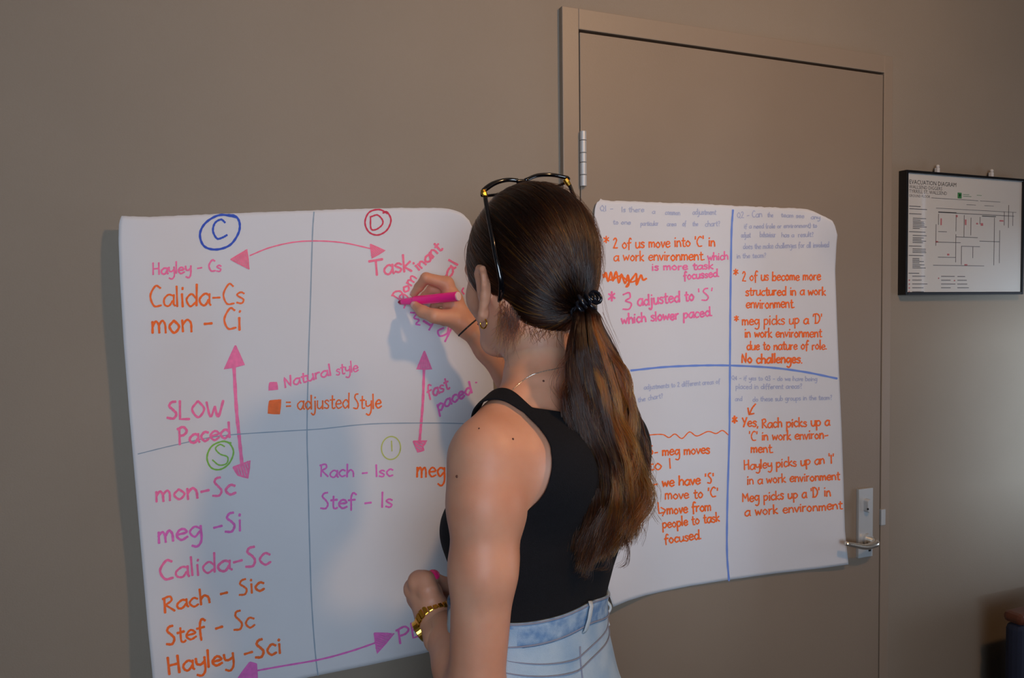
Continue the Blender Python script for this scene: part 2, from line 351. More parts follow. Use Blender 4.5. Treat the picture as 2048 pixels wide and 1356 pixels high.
GL = {}
def G(ch, adv, s): GL[ch] = (adv, s)
for l in r'''a|.88|.75,.85 .45,1 .1,.6 .15,.15 .45,0 .72,.45/!.77,1 .75,.15 .86,0
b|.85|!.1,1.8 .1,0/.1,.6 .45,1 .75,.6 .6,.1 .3,0 .1,.15
c|.78|.7,.85 .4,1 .1,.5 .35,0 .7,.15
d|.92|.75,.7 .45,1 .1,.55 .35,0 .74,.35/!.8,1.8 .77,0
e|.82|.12,.5 .7,.6 .55,.97 .28,.92 .08,.45 .35,0 .75,.2
f|.68|.68,1.6 .45,1.8 .28,1.3 .26,.4 .26,-.3/!.05,.9 .6,.98
g|.9|.75,.8 .4,1 .1,.6 .35,.12 .72,.55/.78,1 .78,-.3 .5,-.8 .15,-.65
h|.85|!.12,1.8 .1,0/.1,.55 .4,1 .68,.7 .7,0
i|.36|!.16,1 .16,0/!.16,1.38 .2,1.52
j|.5|.3,1 .3,-.3 .1,-.75 -.12,-.55/!.3,1.38 .34,1.52
k|.75|!.1,1.8 .1,0/!.6,1 .12,.5 .66,0
l|.34|!.14,1.8 .14,0
m|1.12|!.08,1 .08,0/.08,.6 .3,1 .48,.7 .5,0/.5,.6 .74,1 .92,.7 .94,0
n|.84|!.1,1 .1,0/.1,.55 .4,1 .65,.7 .7,0
o|.85|.4,1 .08,.5 .4,0 .72,.5 .4,1
p|.85|!.12,1 .1,-.8/.1,.7 .45,1 .75,.55 .45,.05 .12,.2
q|.85|.7,.8 .4,1 .1,.5 .4,0 .7,.4/!.74,1 .74,-.8
r|.64|!.12,1 .12,0/.12,.55 .3,.9 .56,.95
s|.7|.6,.85 .35,1 .12,.75 .55,.35 .4,0 .06,.12
t|.62|.3,1.5 .28,.2 .45,0 .6,.1/!.05,1 .58,1.04
u|.85|.1,1 .12,.2 .4,0 .68,.4/!.72,1 .72,0
v|.72|!.06,1 .34,0 .64,1
w|1.05|!.05,1 .25,0 .48,.8 .7,0 .95,1
x|.7|!.05,1 .6,0/!.6,1 .05,0
y|.82|.1,1 .15,.45 .42,.35 .68,.6/.72,1 .7,-.3 .45,-.8 .1,-.65
z|.7|!.05,1 .6,1 .05,0 .65,0
A|.95|!.05,0 .45,1.8 .85,0/!.2,.7 .7,.7
C|.95|.82,1.62 .5,1.8 .1,.95 .35,.1 .85,.12
D|.95|!.12,1.75 .12,.02/.0,1.75 .5,1.7 .85,.95 .5,.1 .0,.02
E|.8|!.65,1.75 .1,1.75 .1,0 .7,0/!.1,.9 .55,.9
F|.8|!.65,1.75 .1,1.75 .1,0/!.1,.9 .55,.9
H|1.0|!.1,1.8 .1,0/!.78,1.8 .78,0/!.1,.9 .78,.95
I|.35|!.15,1.7 .15,0
L|.8|!.1,1.8 .1,0 .7,0
M|1.15|!.08,0 .12,1.6 .5,.5 .9,1.6 .95,0
N|.95|!.1,0 .12,1.6 .7,0 .78,1.75
O|1.05|.5,1.75 .08,.9 .5,0 .92,.9 .5,1.75
P|.85|!.15,1.75 .1,0/.0,1.7 .5,1.8 .75,1.35 .5,.95 .12,.9
Q|1.0|.5,1.7 .08,.9 .45,.1 .85,.9 .5,1.7/!.55,.4 .9,-.1
R|.9|!.12,1.7 .1,0/.0,1.6 .5,1.75 .62,1.25 .12,.85/!.2,.85 .78,0
S|.82|.62,1.78 .35,1.72 .22,1.35 .45,.95 .64,.5 .45,.02 .06,.08
T|1.0|!.45,1.7 .5,0/!-.1,1.7 1.0,1.75
V|.9|!.05,1.7 .42,0 .8,1.7
W|1.3|.05,1.6 .25,.1 .55,1.1/.55,1.1 .8,.1 1.15,1.7
Y|.85|!.05,1.75 .38,.9/!.75,1.8 .25,-.1
1|.4|!.15,1.65 .15,0
2|.85|.12,1.4 .38,1.75 .62,1.35 .3,.5 .1,.05/!.1,.05 .72,.02
3|.85|.1,1.6 .5,1.75 .55,1.2 .25,.95 .65,.6 .5,.05 .05,.05
4|.8|!.5,0 .5,1.7 .05,.5 .7,.5
-|.75|!.1,.6 .62,.66
=|.75|!.1,.4 .6,.42/!.1,.85 .6,.87
*|.7|!.3,1.35 .3,.3/!.05,1.1 .58,.6/!.55,1.15 .05,.5
.|.3|!.1,.05 .16,.08
,|.3|!.15,.1 .05,-.25
'|.32|!.14,1.75 .12,1.3
?|.7|.1,1.4 .35,1.7 .55,1.3 .3,.8 .3,.5/!.3,.1 .34,.15
(|.4|.3,1.8 .08,.8 .3,-.2
)|.4|.1,1.8 .32,.8 .1,-.2
&|.6|!.05,.7 .5,.5'''.split('\n'):
    ch, adv, s = l.split('|', 2) if not l.startswith('|') else ('|', '0', '')
    G(ch, float(adv), s)
def ribbon(mb, pts, w, off, lift=.0007):
    """a flat ink stroke lying on the sheet"""
    pts = [np.array(p, float) for p in pts]
    q = [pts[0]]
    for p in pts[1:]:
        if np.linalg.norm(p-q[-1]) > .6: q.append(p)
    if len(q) < 2: q.append(q[0]+np.array([1., .5]))
    t0 = (q[1]-q[0])/np.linalg.norm(q[1]-q[0]); t1 = (q[-1]-q[-2])/np.linalg.norm(q[-1]-q[-2])
    q = [q[0]-t0*w*.35]+q+[q[-1]+t1*w*.35]
    V = []; F = []; n = len(q)
    for i, p in enumerate(q):
        t = q[min(i+1, n-1)]-q[max(i-1, 0)]; t = t/(np.linalg.norm(t)+1e-9)
        nn = np.array([-t[1], t[0]]); ww = w*(.57 if 0 < i < n-1 else .32)*(1+.12*math.sin(i*1.7))
        for sgn in (1, -1):
            x, y = p+nn*ww*sgn; V.append(at(x, y, -off(x, y)-lift))
    for i in range(n-1): F.append((2*i, 2*i+1, 2*i+3, 2*i+2))
    mb.add(V, F)
def write(txt, x0, y0, x1, y1, h, w, col, sh, off, slant=0.0, name='handwriting', lift=.0007, vh=None):
    """letters along the line (x0,y0)-(x1,y1), h = height of small letters"""
    tot = sum(GL[c][0] if c != ' ' else .6 for c in txt)-.12
    X = np.array([x1-x0, y1-y0], float)/tot
    d = X/np.linalg.norm(X); U = np.array([d[1], -d[0]])*h
    U = np.array([0, -1.])*h*.5+U*.5 if vh is None else U
    U = U+d*h*slant
    mb = MB(); cur = 0
    for c in txt:
        if c == ' ': cur += .6; continue
        adv, s = GL[c]
        jy = random.uniform(-.06, .06); js = random.uniform(.94, 1.06)
        for st in s.split('/'):
            straight = st.startswith('!'); st = st.lstrip('!')
            P = [tuple(float(v) for v in q.split(',')) for q in st.split()]
            P = [(a+random.uniform(-.025, .025), (b_*js+jy)+random.uniform(-.03, .03)) for a, b_ in P]
            if straight:
                Q = []
                for a, b_ in zip(P[:-1], P[1:]): Q += [np.array(a)+(np.array(b_)-np.array(a))*t for t in np.linspace(0, 1, 5)]
            else: Q = catmull(P, 6)
            ribbon(mb, [np.array([x0, y0])+X*(cur+q[0])+U*q[1] for q in Q], w*random.uniform(.9, 1.1), off, lift+random.uniform(0, .0001))
        cur += adv
    return mb.build(name, M[col], sh)
def stroke(name, P, w, col, sh, off, smooth=True, n=8, lift=.0006):
    mb = MB(); ribbon(mb, catmull(P, n) if smooth else [np.array(a)+(np.array(b_)-np.array(a))*t for a, b_ in zip(P[:-1], P[1:]) for t in np.linspace(0, 1, n)], w, off, lift)
    return mb.build(name, M[col], sh)
def scribble(name, poly, w, col, sh, off, n=14, ang=0.0):
    """an arrow head or a box coloured in with marker strokes"""
    P = np.array(poly, float); mb = MB()
    ribbon(mb, [q for a, b_ in zip(P, np.roll(P, -1, 0)) for q in (a, (a+b_)/2, b_)], w, off, .0009)
    c, s = math.cos(ang), math.sin(ang); R_ = np.array([[c, s], [-s, c]]); Q = P@R_.T
    ys = np.linspace(Q[:, 1].min(), Q[:, 1].max(), n+2)[1:-1]; z = []
    for k, y in enumerate(ys):
        xs = []
        for a, b_ in zip(Q, np.roll(Q, -1, 0)):
            if (a[1]-y)*(b_[1]-y) < 0: xs.append(a[0]+(b_[0]-a[0])*(y-a[1])/(b_[1]-a[1]))
        if len(xs) >= 2:
            xs = sorted(xs); e = (xs[0], xs[-1]) if k % 2 == 0 else (xs[-1], xs[0])
            z += [np.array([e[0]+random.uniform(-1, 1), y])@R_, np.array([e[1]+random.uniform(-1, 1), y])@R_]
    if len(z) > 1: ribbon(mb, z, w, off, .0011)
    return mb.build(name, M[col], sh)
def ellipse(cx, cy, rx, ry, rot=0, n=40, a0=0, over=.15):
    c, s = math.cos(rot), math.sin(rot)
    return [(cx+c*rx*math.cos(a)-s*ry*math.sin(a), cy+s*rx*math.cos(a)+c*ry*math.sin(a)) for a in np.linspace(a0, a0+2*math.pi+over, n)]
A = (sh1, off1)
stroke('drawn_line', [(628, 424), (625, 470), (621, 600), (617, 720), (614, 860), (616, 950), (619, 1080), (623, 1200), (630, 1300), (636, 1351)], 2.2, 'pencil', *A)
stroke('drawn_line', [(276, 908), (350, 890), (440, 872), (560, 863), (640, 858), (740, 848), (860, 846), (960, 848)], 1.8, 'pencil', *A)
stroke('circle_outline', [(472, 434), (440, 430), (412, 445), (400, 468), (408, 492), (432, 499), (460, 490), (477, 466), (479, 445), (470, 432), (452, 430)], 4, 'blue', *A)
stroke('circled_letter', [(450, 445), (442, 439), (430, 446), (426, 462), (434, 477), (445, 475), (454, 470)], 3.6, 'blue', *A)
stroke('circle_outline', [(775, 427), (758, 419), (738, 425), (730, 445), (738, 464), (756, 470), (774, 460), (782, 440), (774, 424), (766, 426)], 3, 'red', *A)
stroke('circled_letter', [(741, 433), (742, 457), (752, 459), (764, 450), (765, 440), (755, 430), (743, 433)], 2.8, 'red', *A)
stroke('circle_outline', [(462, 886), (444, 883), (423, 893), (414, 915), (422, 935), (440, 939), (458, 927), (467, 905), (460, 888), (448, 882)], 3, 'green', *A)
stroke('circled_letter', [(449, 893), (440, 889), (431, 897), (440, 908), (455, 914), (453, 927), (438, 930), (425, 920)], 2.6, 'green', *A)
stroke('circle_outline', ellipse(782, 896, 19, 23, .1), 2.2, 'yellow', *A)
stroke('circled_letter', [(783, 882), (784, 902)], 2.2, 'yellow', *A, smooth=False)
# arrows
stroke('arrow_line', [(500, 511), (540, 495), (590, 484), (640, 482), (690, 486), (745, 498)], 2.4, 'rose', *A)
scribble('arrow_head', [(462, 519), (494, 499), (498, 538)], 2.6, 'rose', *A, n=10, ang=1.2)
scribble('arrow_head', [(741, 489), (770, 501), (744, 516)], 2.6, 'rose', *A, n=8, ang=.8)
stroke('arrow_line', [(468, 735), (473, 820), (479, 880), (484, 930)], 6, 'pink', *A)
scribble('arrow_head', [(471, 692), (449, 738), (488, 729)], 3.4, 'pink', *A, n=12)
scribble('arrow_head', [(467, 935), (500, 922), (495, 956), (476, 950)], 3.6, 'pink', *A, n=6, ang=1.3)
stroke('arrow_line', [(848, 738), (846, 800), (842, 850), (839, 885)], 4.6, 'pink', *A)
scribble('arrow_head', [(849, 703), (834, 738), (863, 738)], 3, 'pink', *A, n=7, ang=1.5)
scribble('arrow_head', [(827, 883), (854, 882), (845, 893), (848, 900), (836, 904)], 3, 'pink', *A, n=5, ang=.6)
stroke('arrow_line', [(510, 1342), (560, 1333), (640, 1319), (700, 1303), (750, 1286)], 3.2, 'magenta', *A)
scribble('arrow_head', [(749, 1267), (788, 1267), (754, 1306)], 3.4, 'magenta', *A, n=10, ang=.3)
scribble('arrow_head', [(500, 1326), (512, 1328), (514, 1372), (470, 1366)], 4.4, 'magenta', *A, n=12, ang=1.4)
# key squares
scribble('key_square', [(540, 766), (553, 765), (555, 778), (538, 780)], 3, 'pink', *A, n=6)
scribble('key_square', [(540, 803), (561, 800), (558, 827), (537, 826)], 4, 'orange', *A, n=7, ang=1.5)
def W1(*a, **k): return write(*a, A[0], A[1], **k)
W1('Hayley - Cs', 305, 549, 442, 542, 12.5, 3.0, 'pink')
W1('Calida-Cs', 298, 615, 488, 608, 24, 3.6, 'orange')
W1('mon - Ci', 303, 668, 482, 659, 24, 4.0, 'orange')
W1('SLOW', 333, 838, 448, 834, 20, 4.2, 'pink')
W1('Paced', 357, 890, 460, 874, 18, 4.2, 'pink')
W1('Natural', 569, 775, 662, 750, 12, 3.0, 'pink')
W1('style', 672, 750, 716, 742, 12, 2.6, 'pink')
W1('= adjusted', 571, 818, 698, 817, 16, 2.7, 'orange')
W1('Style', 706, 818, 762, 816, 16, 2.7, 'orange')
W1('mon-Sc', 311, 1005, 470, 988, 20, 4.2, 'pink')
W1('meg -Si', 316, 1086, 483, 1060, 21, 4.2, 'magenta')
W1('Calida-Sc', 318, 1162, 540, 1128, 21, 4.2, 'pink')
W1('Rach - Sic', 328, 1226, 528, 1180, 17, 4.0, 'orange')
W1('Stef - Sc', 332, 1290, 508, 1252, 20, 4.0, 'orange')
W1('Hayley -Sci', 336, 1349, 562, 1306, 19, 4.4, 'orange')
W1('Rach - Isc', 640, 954, 785, 953, 13.5, 3.0, 'magenta')
W1('Stef - Is', 640, 1017, 784, 1015, 17, 3.6, 'magenta')
W1('meg', 833, 953, 889, 955, 20, 3.4, 'orange')
stroke('handwriting', [(895, 949), (906, 949)], 3, 'orange', *A, smooth=False)
W1('fast', 856, 797, 898, 778, 14, 3.4, 'pink')
W1('paced', 876, 824, 944, 785, 13, 3.6, 'magenta')
stroke('handwriting', [(951, 765), (954, 765)], 2.6, 'magenta', *A, smooth=False)
W1('Task', 742, 553, 822, 541, 18.5, 4.0, 'rose')
W1('inant', 837, 542, 884, 498, 12, 3.6, 'rose', vh=1)
W1('Dom', 802, 604, 834, 556, 12, 3.2, 'rose', vh=1)
W1('al', 898, 559, 916, 528, 11, 3.6, 'rose', vh=1)
stroke('handwriting', [(893, 553), (891, 550)], 3, 'rose', *A, smooth=False)
stroke('handwriting', [(927, 576), (924, 582), (928, 588)], 3, 'pink', *A)
# letters running down under the hand
stroke('handwriting', [(808, 602), (799, 594), (806, 588), (816, 596), (808, 606), (800, 608)], 3, 'rose', *A)
stroke('handwriting', [(808, 616), (812, 606)], 3.2, 'pink', *A, smooth=False)
stroke('handwriting', [(821, 625), (833, 627), (828, 636), (838, 640), (832, 648), (840, 650)], 3.0, 'magenta', *A)
stroke('handwriting', [(847, 642), (860, 650)], 4.2, 'magenta', *A, smooth=False)
stroke('handwriting', [(858, 660), (868, 643)], 3.4, 'magenta', *A, smooth=False)
stroke('handwriting', [(887, 656), (876, 662), (880, 672), (894, 667), (897, 655)], 3.4, 'magenta', *A)
stroke('handwriting', [(903, 657), (890, 683)], 3.4, 'magenta', *A, smooth=False)
W1('PE', 797, 1287, 846, 1270, 17, 3.6, 'magenta')
W1('ople', 850, 1268, 930, 1250, 17, 3.6, 'magenta')

B = (sh2, off2)
stroke('drawn_line', [(1466, 420), (1463, 470), (1461, 600), (1460, 720), (1459, 860), (1455, 1000), (1454, 1100), (1458, 1161)], 3.4, 'paleblue', *B)
stroke('drawn_line', [(1262, 741), (1330, 734), (1400, 731), (1460, 731), (1540, 735), (1610, 744), (1674, 757)], 3.6, 'paleblue', *B)
stroke('wavy_line', [(1290, 873), (1300, 870), (1325, 869), (1338, 875), (1350, 868), (1364, 877), (1379, 864), (1394, 872), (1416, 863), (1432, 867), (1445, 861), (1457, 870)], 2, 'orange', *B)
def W2(*a, **k): return write(*a, B[0], B[1], **k)
W2("*", 1207, 489, 1218, 489, 12, 2.3, 'orange')
W2("2 of us move into 'C' in", 1226, 497, 1430, 492, 11.5, 2.3, 'orange')
W2("a work environment.", 1227, 522, 1409, 520, 11, 2.3, 'orange')
W2("which", 1415, 521, 1456, 519, 9, 2.4, 'pink')
W2("is more task", 1303, 541, 1426, 538, 8.5, 2.6, 'pink')
W2("focussed.", 1367, 560, 1438, 553, 9, 2.6, 'pink')
stroke('handwriting', [(1207, 555), (1212, 545), (1216, 563), (1222, 544), (1226, 562), (1232, 543), (1238, 566), (1243, 548), (1250, 567), (1256, 550), (1258, 568), (1252, 574), (1266, 555), (1273, 548), (1273, 570), (1282, 550), (1286, 560), (1293, 557)], 3.4, 'orange', *B, n=5)
stroke('handwriting', [(1206, 549), (1222, 560), (1240, 552), (1262, 564), (1280, 556)], 3.0, 'orange', *B, n=5, lift=.0008)
W2("*", 1216, 608, 1230, 608, 17, 3.2, 'pink')
W2("3", 1244, 619, 1266, 617, 19, 3.0, 'pink')
W2("adjusted to", 1275, 612, 1388, 600, 12.5, 3.0, 'pink')
W2("'S'", 1395, 602, 1426, 600, 14, 2.6, 'pink')
W2("which slower paced.", 1243, 648, 1424, 632, 11, 3.0, 'pink')
W2("*", 1467, 553, 1476, 553, 11, 2.3, 'orange')
W2("2 of us become more", 1484, 562, 1641, 560, 10.5, 2.3, 'orange')
W2("structured in a work", 1491, 591, 1651, 590, 10, 2.3, 'orange')
W2("environment.", 1492, 617, 1589, 615, 11, 2.3, 'orange')
W2("*", 1468, 646, 1477, 646, 11, 2.3, 'orange')
W2("meg picks up a 'D'", 1484, 650, 1644, 647, 11, 2.3, 'orange')
W2("in work environment", 1489, 675, 1643, 674, 10.5, 2.3, 'orange')
W2("due to nature of role.", 1493, 700, 1653, 699, 10, 2.3, 'orange')
W2("No challenges.", 1483, 726, 1604, 726, 10.5, 2.9, 'orange')
W2("*", 1464, 850, 1474, 850, 13, 3, 'orange')
stroke('handwriting', [(1511, 808), (1504, 817), (1499, 829)], 2.8, 'orange', *B)
stroke('handwriting', [(1496, 816), (1498, 829), (1508, 827)], 2.8, 'orange', *B, smooth=False)
W2("Yes,", 1484, 853, 1516, 853, 10.5, 2.7, 'orange')
W2("Rach picks up a", 1524, 856, 1659, 851, 10.5, 2.5, 'orange')
W2("'C' in work environ-", 1498, 882, 1656, 877, 10.5, 2.4, 'orange')
W2("ment.", 1502, 905, 1546, 905, 10, 2.5, 'orange')
W2("Hayley picks up an 'I'", 1488, 940, 1668, 926, 10.5, 2.4, 'orange')
W2("in a work environment", 1494, 969, 1679, 959, 10, 2.4, 'orange')
W2("Meg picks up a 'D' in", 1485, 1004, 1661, 992, 10.5, 2.4, 'orange')
W2("a work environment", 1489, 1032, 1684, 1018, 10.5, 2.4, 'orange')
W2("S", 1297, 910, 1307, 909, 10, 2.4, 'orange')
W2("- meg moves", 1308, 912, 1419, 907, 11, 2.6, 'orange')
W2("to I", 1296, 941, 1342, 936, 12, 2.6, 'orange')
W2("- we have 'S'", 1306, 975, 1428, 966, 11, 2.8, 'orange')
W2("move to 'C'", 1330, 999, 1436, 994, 11, 2.6, 'orange')
stroke('handwriting', [(1316, 1005), (1318, 1027), (1330, 1024)], 2.4, 'orange', *B, smooth=False)
stroke('handwriting', [(1322, 1015), (1331, 1020), (1325, 1032)], 2.4, 'orange', *B, smooth=False)
W2("move from", 1334, 1029, 1422, 1021, 11, 2.6, 'orange')
W2("people to task", 1325, 1057, 1439, 1043, 10.5, 2.6, 'orange')
W2("focused.", 1329, 1087, 1402, 1078, 10.5, 2.6, 'orange')
for a in [("Q1 -", 1200, 423, 1226, 422, 7), ("Is there", 1243, 424, 1288, 424, 6), ("a", 1304, 427, 1310, 427, 5), ("common", 1330, 429, 1360, 430, 5.5), ("adjustment", 1385, 429, 1432, 429, 6),
          ("to one", 1226, 448, 1261, 449, 5), ("particular", 1281, 451, 1317, 451, 5), ("area", 1334, 452, 1352, 452, 5), ("of", 1365, 452, 1372, 452, 6), ("the", 1385, 452, 1396, 452, 5), ("chart?", 1410, 453, 1440, 452, 6),
          ("Q2 - Can", 1474, 436, 1524, 434, 7), ("the", 1535, 434, 1546, 434, 5), ("team see", 1562, 434, 1608, 436, 5), ("any", 1622, 438, 1640, 438, 5),
          ("if a need (role or environment) to", 1488, 457, 1634, 455, 5), ("adjust", 1482, 475, 1501, 475, 6), ("behaviour", 1520, 474, 1551, 474, 6), ("has a", 1563, 474, 1588, 474, 5), ("result?", 1596, 474, 1627, 473, 5.5),
          ("does the make challenges for all involved", 1486, 498, 1658, 494, 6), ("in the team?", 1473, 517, 1532, 515, 5.5),
          ("adjustments to 2 different areas of", 1288, 779, 1440, 767, 5.5), ("the chart?", 1276, 804, 1326, 796, 5.5),
          ("Q4 - if yes to Q3 - do we have being", 1463, 760, 1634, 762, 5), ("placed in different areas?", 1471, 778, 1604, 777, 5.5),
          ("and", 1470, 802, 1484, 802, 5), ("do these sub groups in the team?", 1505, 803, 1664, 799, 5.5)]:
    write(*a, 1.3, 'faint', *B, name='faint_note')

# ------------------------------------------------------------------ framed evacuation diagram
YF = -.024
e0, e1 = at(1812.5, 587, YF), at(2040.5, 349, YF)
ex0, ez0, ex1 = at(1811, 590, YF)[0], at(1811, 590, YF)[2], at(2047, 592, YF)[0]; ez1 = at(1811, 339, YF)[2]
er = empty('framed_diagram', ((ex0+ex1)/2, 0, ez0)); tag(er, 'black framed evacuation diagram under glass, hanging on the wall right of the door', 'picture')
t = .0075
f = MB(); f.box((ex0, YF, ez0), (ex0+t, 0, ez1)); f.box((ex1-t, YF, ez0), (ex1, 0, ez1)); f.box((ex0+t, YF, ez0), (ex1-t, 0, ez0+t)); f.box((ex0+t, YF, ez1-t), (ex1-t, 0, ez1))
local(f.build('picture_frame', M['black'], er, bevel=.001), er)
PY = YF+.0045
pr = local(box('printed_sheet', (ex0+t, PY, ez0+t), (ex1-t, PY+.003, ez1-t), M['print'], er), er)
local(mesh('glass_pane', [(ex0+t, YF+.002, ez0+t), (ex1-t, YF+.002, ez0+t), (ex1-t, YF+.002, ez1-t), (ex0+t, YF+.002, ez1-t)], [(0, 1, 2, 3)], M['glass'], er, False), er)
for px in (1875, 1983):
    q = at(px, 332+(px-1875)*.085, -.016)
    local(MB().box((q[0]-.0045, -.020, ez1-.002), (q[0]+.0045, -.010, ez1+.013)).add(*MB().ball((q[0]+.002, -.015, ez1+.017), .0045).__dict__.values()).build('hanging_clip', M['clip'], er, bevel=.0015), er)
IX, IZ, IW, IH = ex0+t, ez0+t, ex1-ex0-2*t, ez1-ez0-2*t      # printable area
def ep(u, v): return (IX+IW*u, PY-.0003, IZ+IH*(1-v))         # u right, v down
def etext(s, u, v, size, m):
    c = bpy.data.curves.new('lettering', 'FONT'); c.body = s; c.size = size; c.resolution_u = 2
    o = bpy.data.objects.new('lettering', c); C.objects.link(o)
    bpy.context.view_layer.update()
    me = bpy.data.meshes.new_from_object(o); bpy.data.objects.remove(o)
    n = bpy.data.objects.new('lettering', me); me.materials.append(M[m]); C.objects.link(n); n.parent = er
    x, y, z = ep(u, v)
    n.matrix_parent_inverse = Matrix.Translation(-Vector(er.location)); n.location = (x, y, z); n.rotation_euler = (math.pi/2, 0, 0)
    return n
etext('EVACUATION DIAGRAM', .015, .088, .0155, 'inkdark'); etext('WALLSEND DIGGERS', .015, .126, .0125, 'inkgrey')
etext('TYRRELL ST, WALLSEND', .015, .163, .0125, 'inkgrey'); etext('GROUND FLOOR', .015, .197, .0095, 'inkgrey')
def bars(name, L, m, th=.0012):
    mb = MB()
    for u0, v0, u1, v1 in L:
        a, b_ = ep(u0, v0), ep(u1, v1)
        mb.box((min(a[0], b_[0])-th/2, PY-.0006, min(a[2], b_[2])-th/2), (max(a[0], b_[0])+th/2, PY-.0002, max(a[2], b_[2])+th/2))
    return tag(local(mb.build(name, M[m], er), er), '', None, kind='stuff')
L = []
for v in (.275, .297, .338, .375, .39, .405, .418, .432, .446, .46, .49, .52, .54, .553, .566, .58, .61, .635, .65, .663, .69, .715, .728, .74, .753, .768, .782, .795, .84):
    L.append((.02 if v in (.275, .297, .338, .49, .61, .69, .84) else .05, v, .02+random.uniform(.08, .15), v))
bars('print_lines', L, 'inkgrey', .0017)
L = []
for c_, n_ in ((.03, 5), (.27, 4), (.41, 4)):
    for k in range(n_): L.append((c_+.02, .865+.033*k, c_+.02+random.uniform(.06, .12), .865+.033*k))
bars('print_lines', L, 'inkgrey', .0017)
bars('symbol', [(.022, .865+.033*k, .026, .868+.033*k) for k in range(1, 5)]+[(.265, .88, .268, .883), (.40, .90, .405, .903)]+[(.28, .37, .285, .42), (.41, .335, .42, .345), (.49, .37, .497, .41), (.59, .395, .60, .40), (.63, .395, .645, .41), (.80, .36, .83, .365), (.24, .565, .255, .57), (.34, .672, .352, .68), (.49, .76, .51, .765)], 'inkred', .0024)
plan = [(.26, .315, .93, .335), (.24, .42, .24, .60), (.26, .33, .26, .42), (.41, .33, .41, .47), (.41, .50, .41, .74), (.24, .57, .45, .57), (.26, .70, .41, .70), (.22, .77, .66, .77), (.48, .33, .48, .52), (.54, .35, .54, .50), (.41, .52, .60, .52), (.62, .34, .62, .40),
        (.62, .55, .80, .55), (.75, .34, .75, .76), (.80, .45, .80, .74), (.88, .22, .88, .42), (.84, .28, .84, .40), (.92, .28, .92, .40), (.26, .48, .33, .48), (.46, .60, .62, .60), (.46, .60, .46, .76), (.56, .60, .56, .70)]
bars('floor_plan', [(a, b_, c_, b_) if abs(c_-a) > .02 else (a, b_, a, d_) for a, b_, c_, d_ in plan], 'inkgrey', .0014)
bars('floor_plan', [(.64, .328, .76, .328), (.26, .312, .41, .312)], 'inkdark', .0020)
bars('street_lines', [(.20, .195, .60, .195), (.62, .195, .80, .195), (.24, .28, .95, .28), (.50, .235, .58, .235), (.66, .235, .74, .235)], 'inkgrey', .0010)
bars('assembly_sign', [(.428, .145, .448, .175)], 'inkgreen', .006)
bars('assembly_mark', [(.434, .155, .444, .155), (.439, .148, .439, .170)], 'print', .0022)
bars('print_lines', [(.47, .148, .52, .148), (.47, .163, .54, .163), (.59, .148, .63, .148)], 'inkgreen', .0010)

# ------------------------------------------------------------------ implicit surfaces (numpy)
def smin(a, b, k):
    h = np.clip(.5+.5*(b-a)/k, 0, 1); return b*(1-h)+a*h-k*h*(1-h)
class Cone:      # tapered capsule
    def __init__(s, a, b, ra, rb, k=.012): s.a, s.b, s.ra, s.rb, s.k = np.array(a, float), np.array(b, float), ra, rb, k
    def bb(s): return np.minimum(s.a-s.ra, s.b-s.rb), np.maximum(s.a+s.ra, s.b+s.rb)
    def d(s, P):
        ba = s.b-s.a; pa = P-s.a; h = np.clip((pa@ba)/(ba@ba+1e-12), 0, 1)
        return np.linalg.norm(pa-h[..., None]*ba, axis=-1)-(s.ra+(s.rb-s.ra)*h)
class Ell:
    def __init__(s, c, r, ax=None, k=.012): s.c, s.r, s.k = np.array(c, float), np.array(r, float), k; s.ax = np.eye(3) if ax is None else np.array(ax, float)
    def bb(s): m = s.r.max(); return s.c-m, s.c+m
    def d(s, P):
        q = (P-s.c)@s.ax.T; k0 = np.linalg.norm(q/s.r, axis=-1); k1 = np.linalg.norm(q/s.r**2, axis=-1)
        return k0*(k0-1)/(k1+1e-9)
class Loft:      # stacked ellipses: rows (z, cx, cy, a, b), a along t, b along h
    def __init__(s, rows, t, h, k=.02, pw=2.3): s.rows = np.array(sorted(rows), float); s.t = np.array(t, float); s.h = np.array(h, float); s.k = k; s.pw = pw
    def bb(s):
        R_ = s.rows; m = R_[:, 3:5].max(); return np.array([R_[:, 1].min()-m, R_[:, 2].min()-m, R_[0, 0]-.02]), np.array([R_[:, 1].max()+m, R_[:, 2].max()+m, R_[-1, 0]+.02])
    def d(s, P):
        z = P[..., 2]; R_ = s.rows
        f = [np.interp(z, R_[:, 0], R_[:, i]) for i in range(1, 5)]
        dx, dy = P[..., 0]-f[0], P[..., 1]-f[1]
        l = np.abs(dx*s.t[0]+dy*s.t[1])/f[2]; g_ = np.abs(dx*s.h[0]+dy*s.h[1])/f[3]
        n = (l**s.pw+g_**s.pw)**(1/s.pw)
        d = (n-1)*np.minimum(f[2], f[3])
        return np.maximum(d, np.maximum(R_[0, 0]-z, z-R_[-1, 0]))
def field(prims, P):
    d = np.full(P.shape[:-1], .08)
    for p in prims: d = smin(d, p.d(P), p.k) if p.k > 0 else np.maximum(d, -p.d(P))
    return d
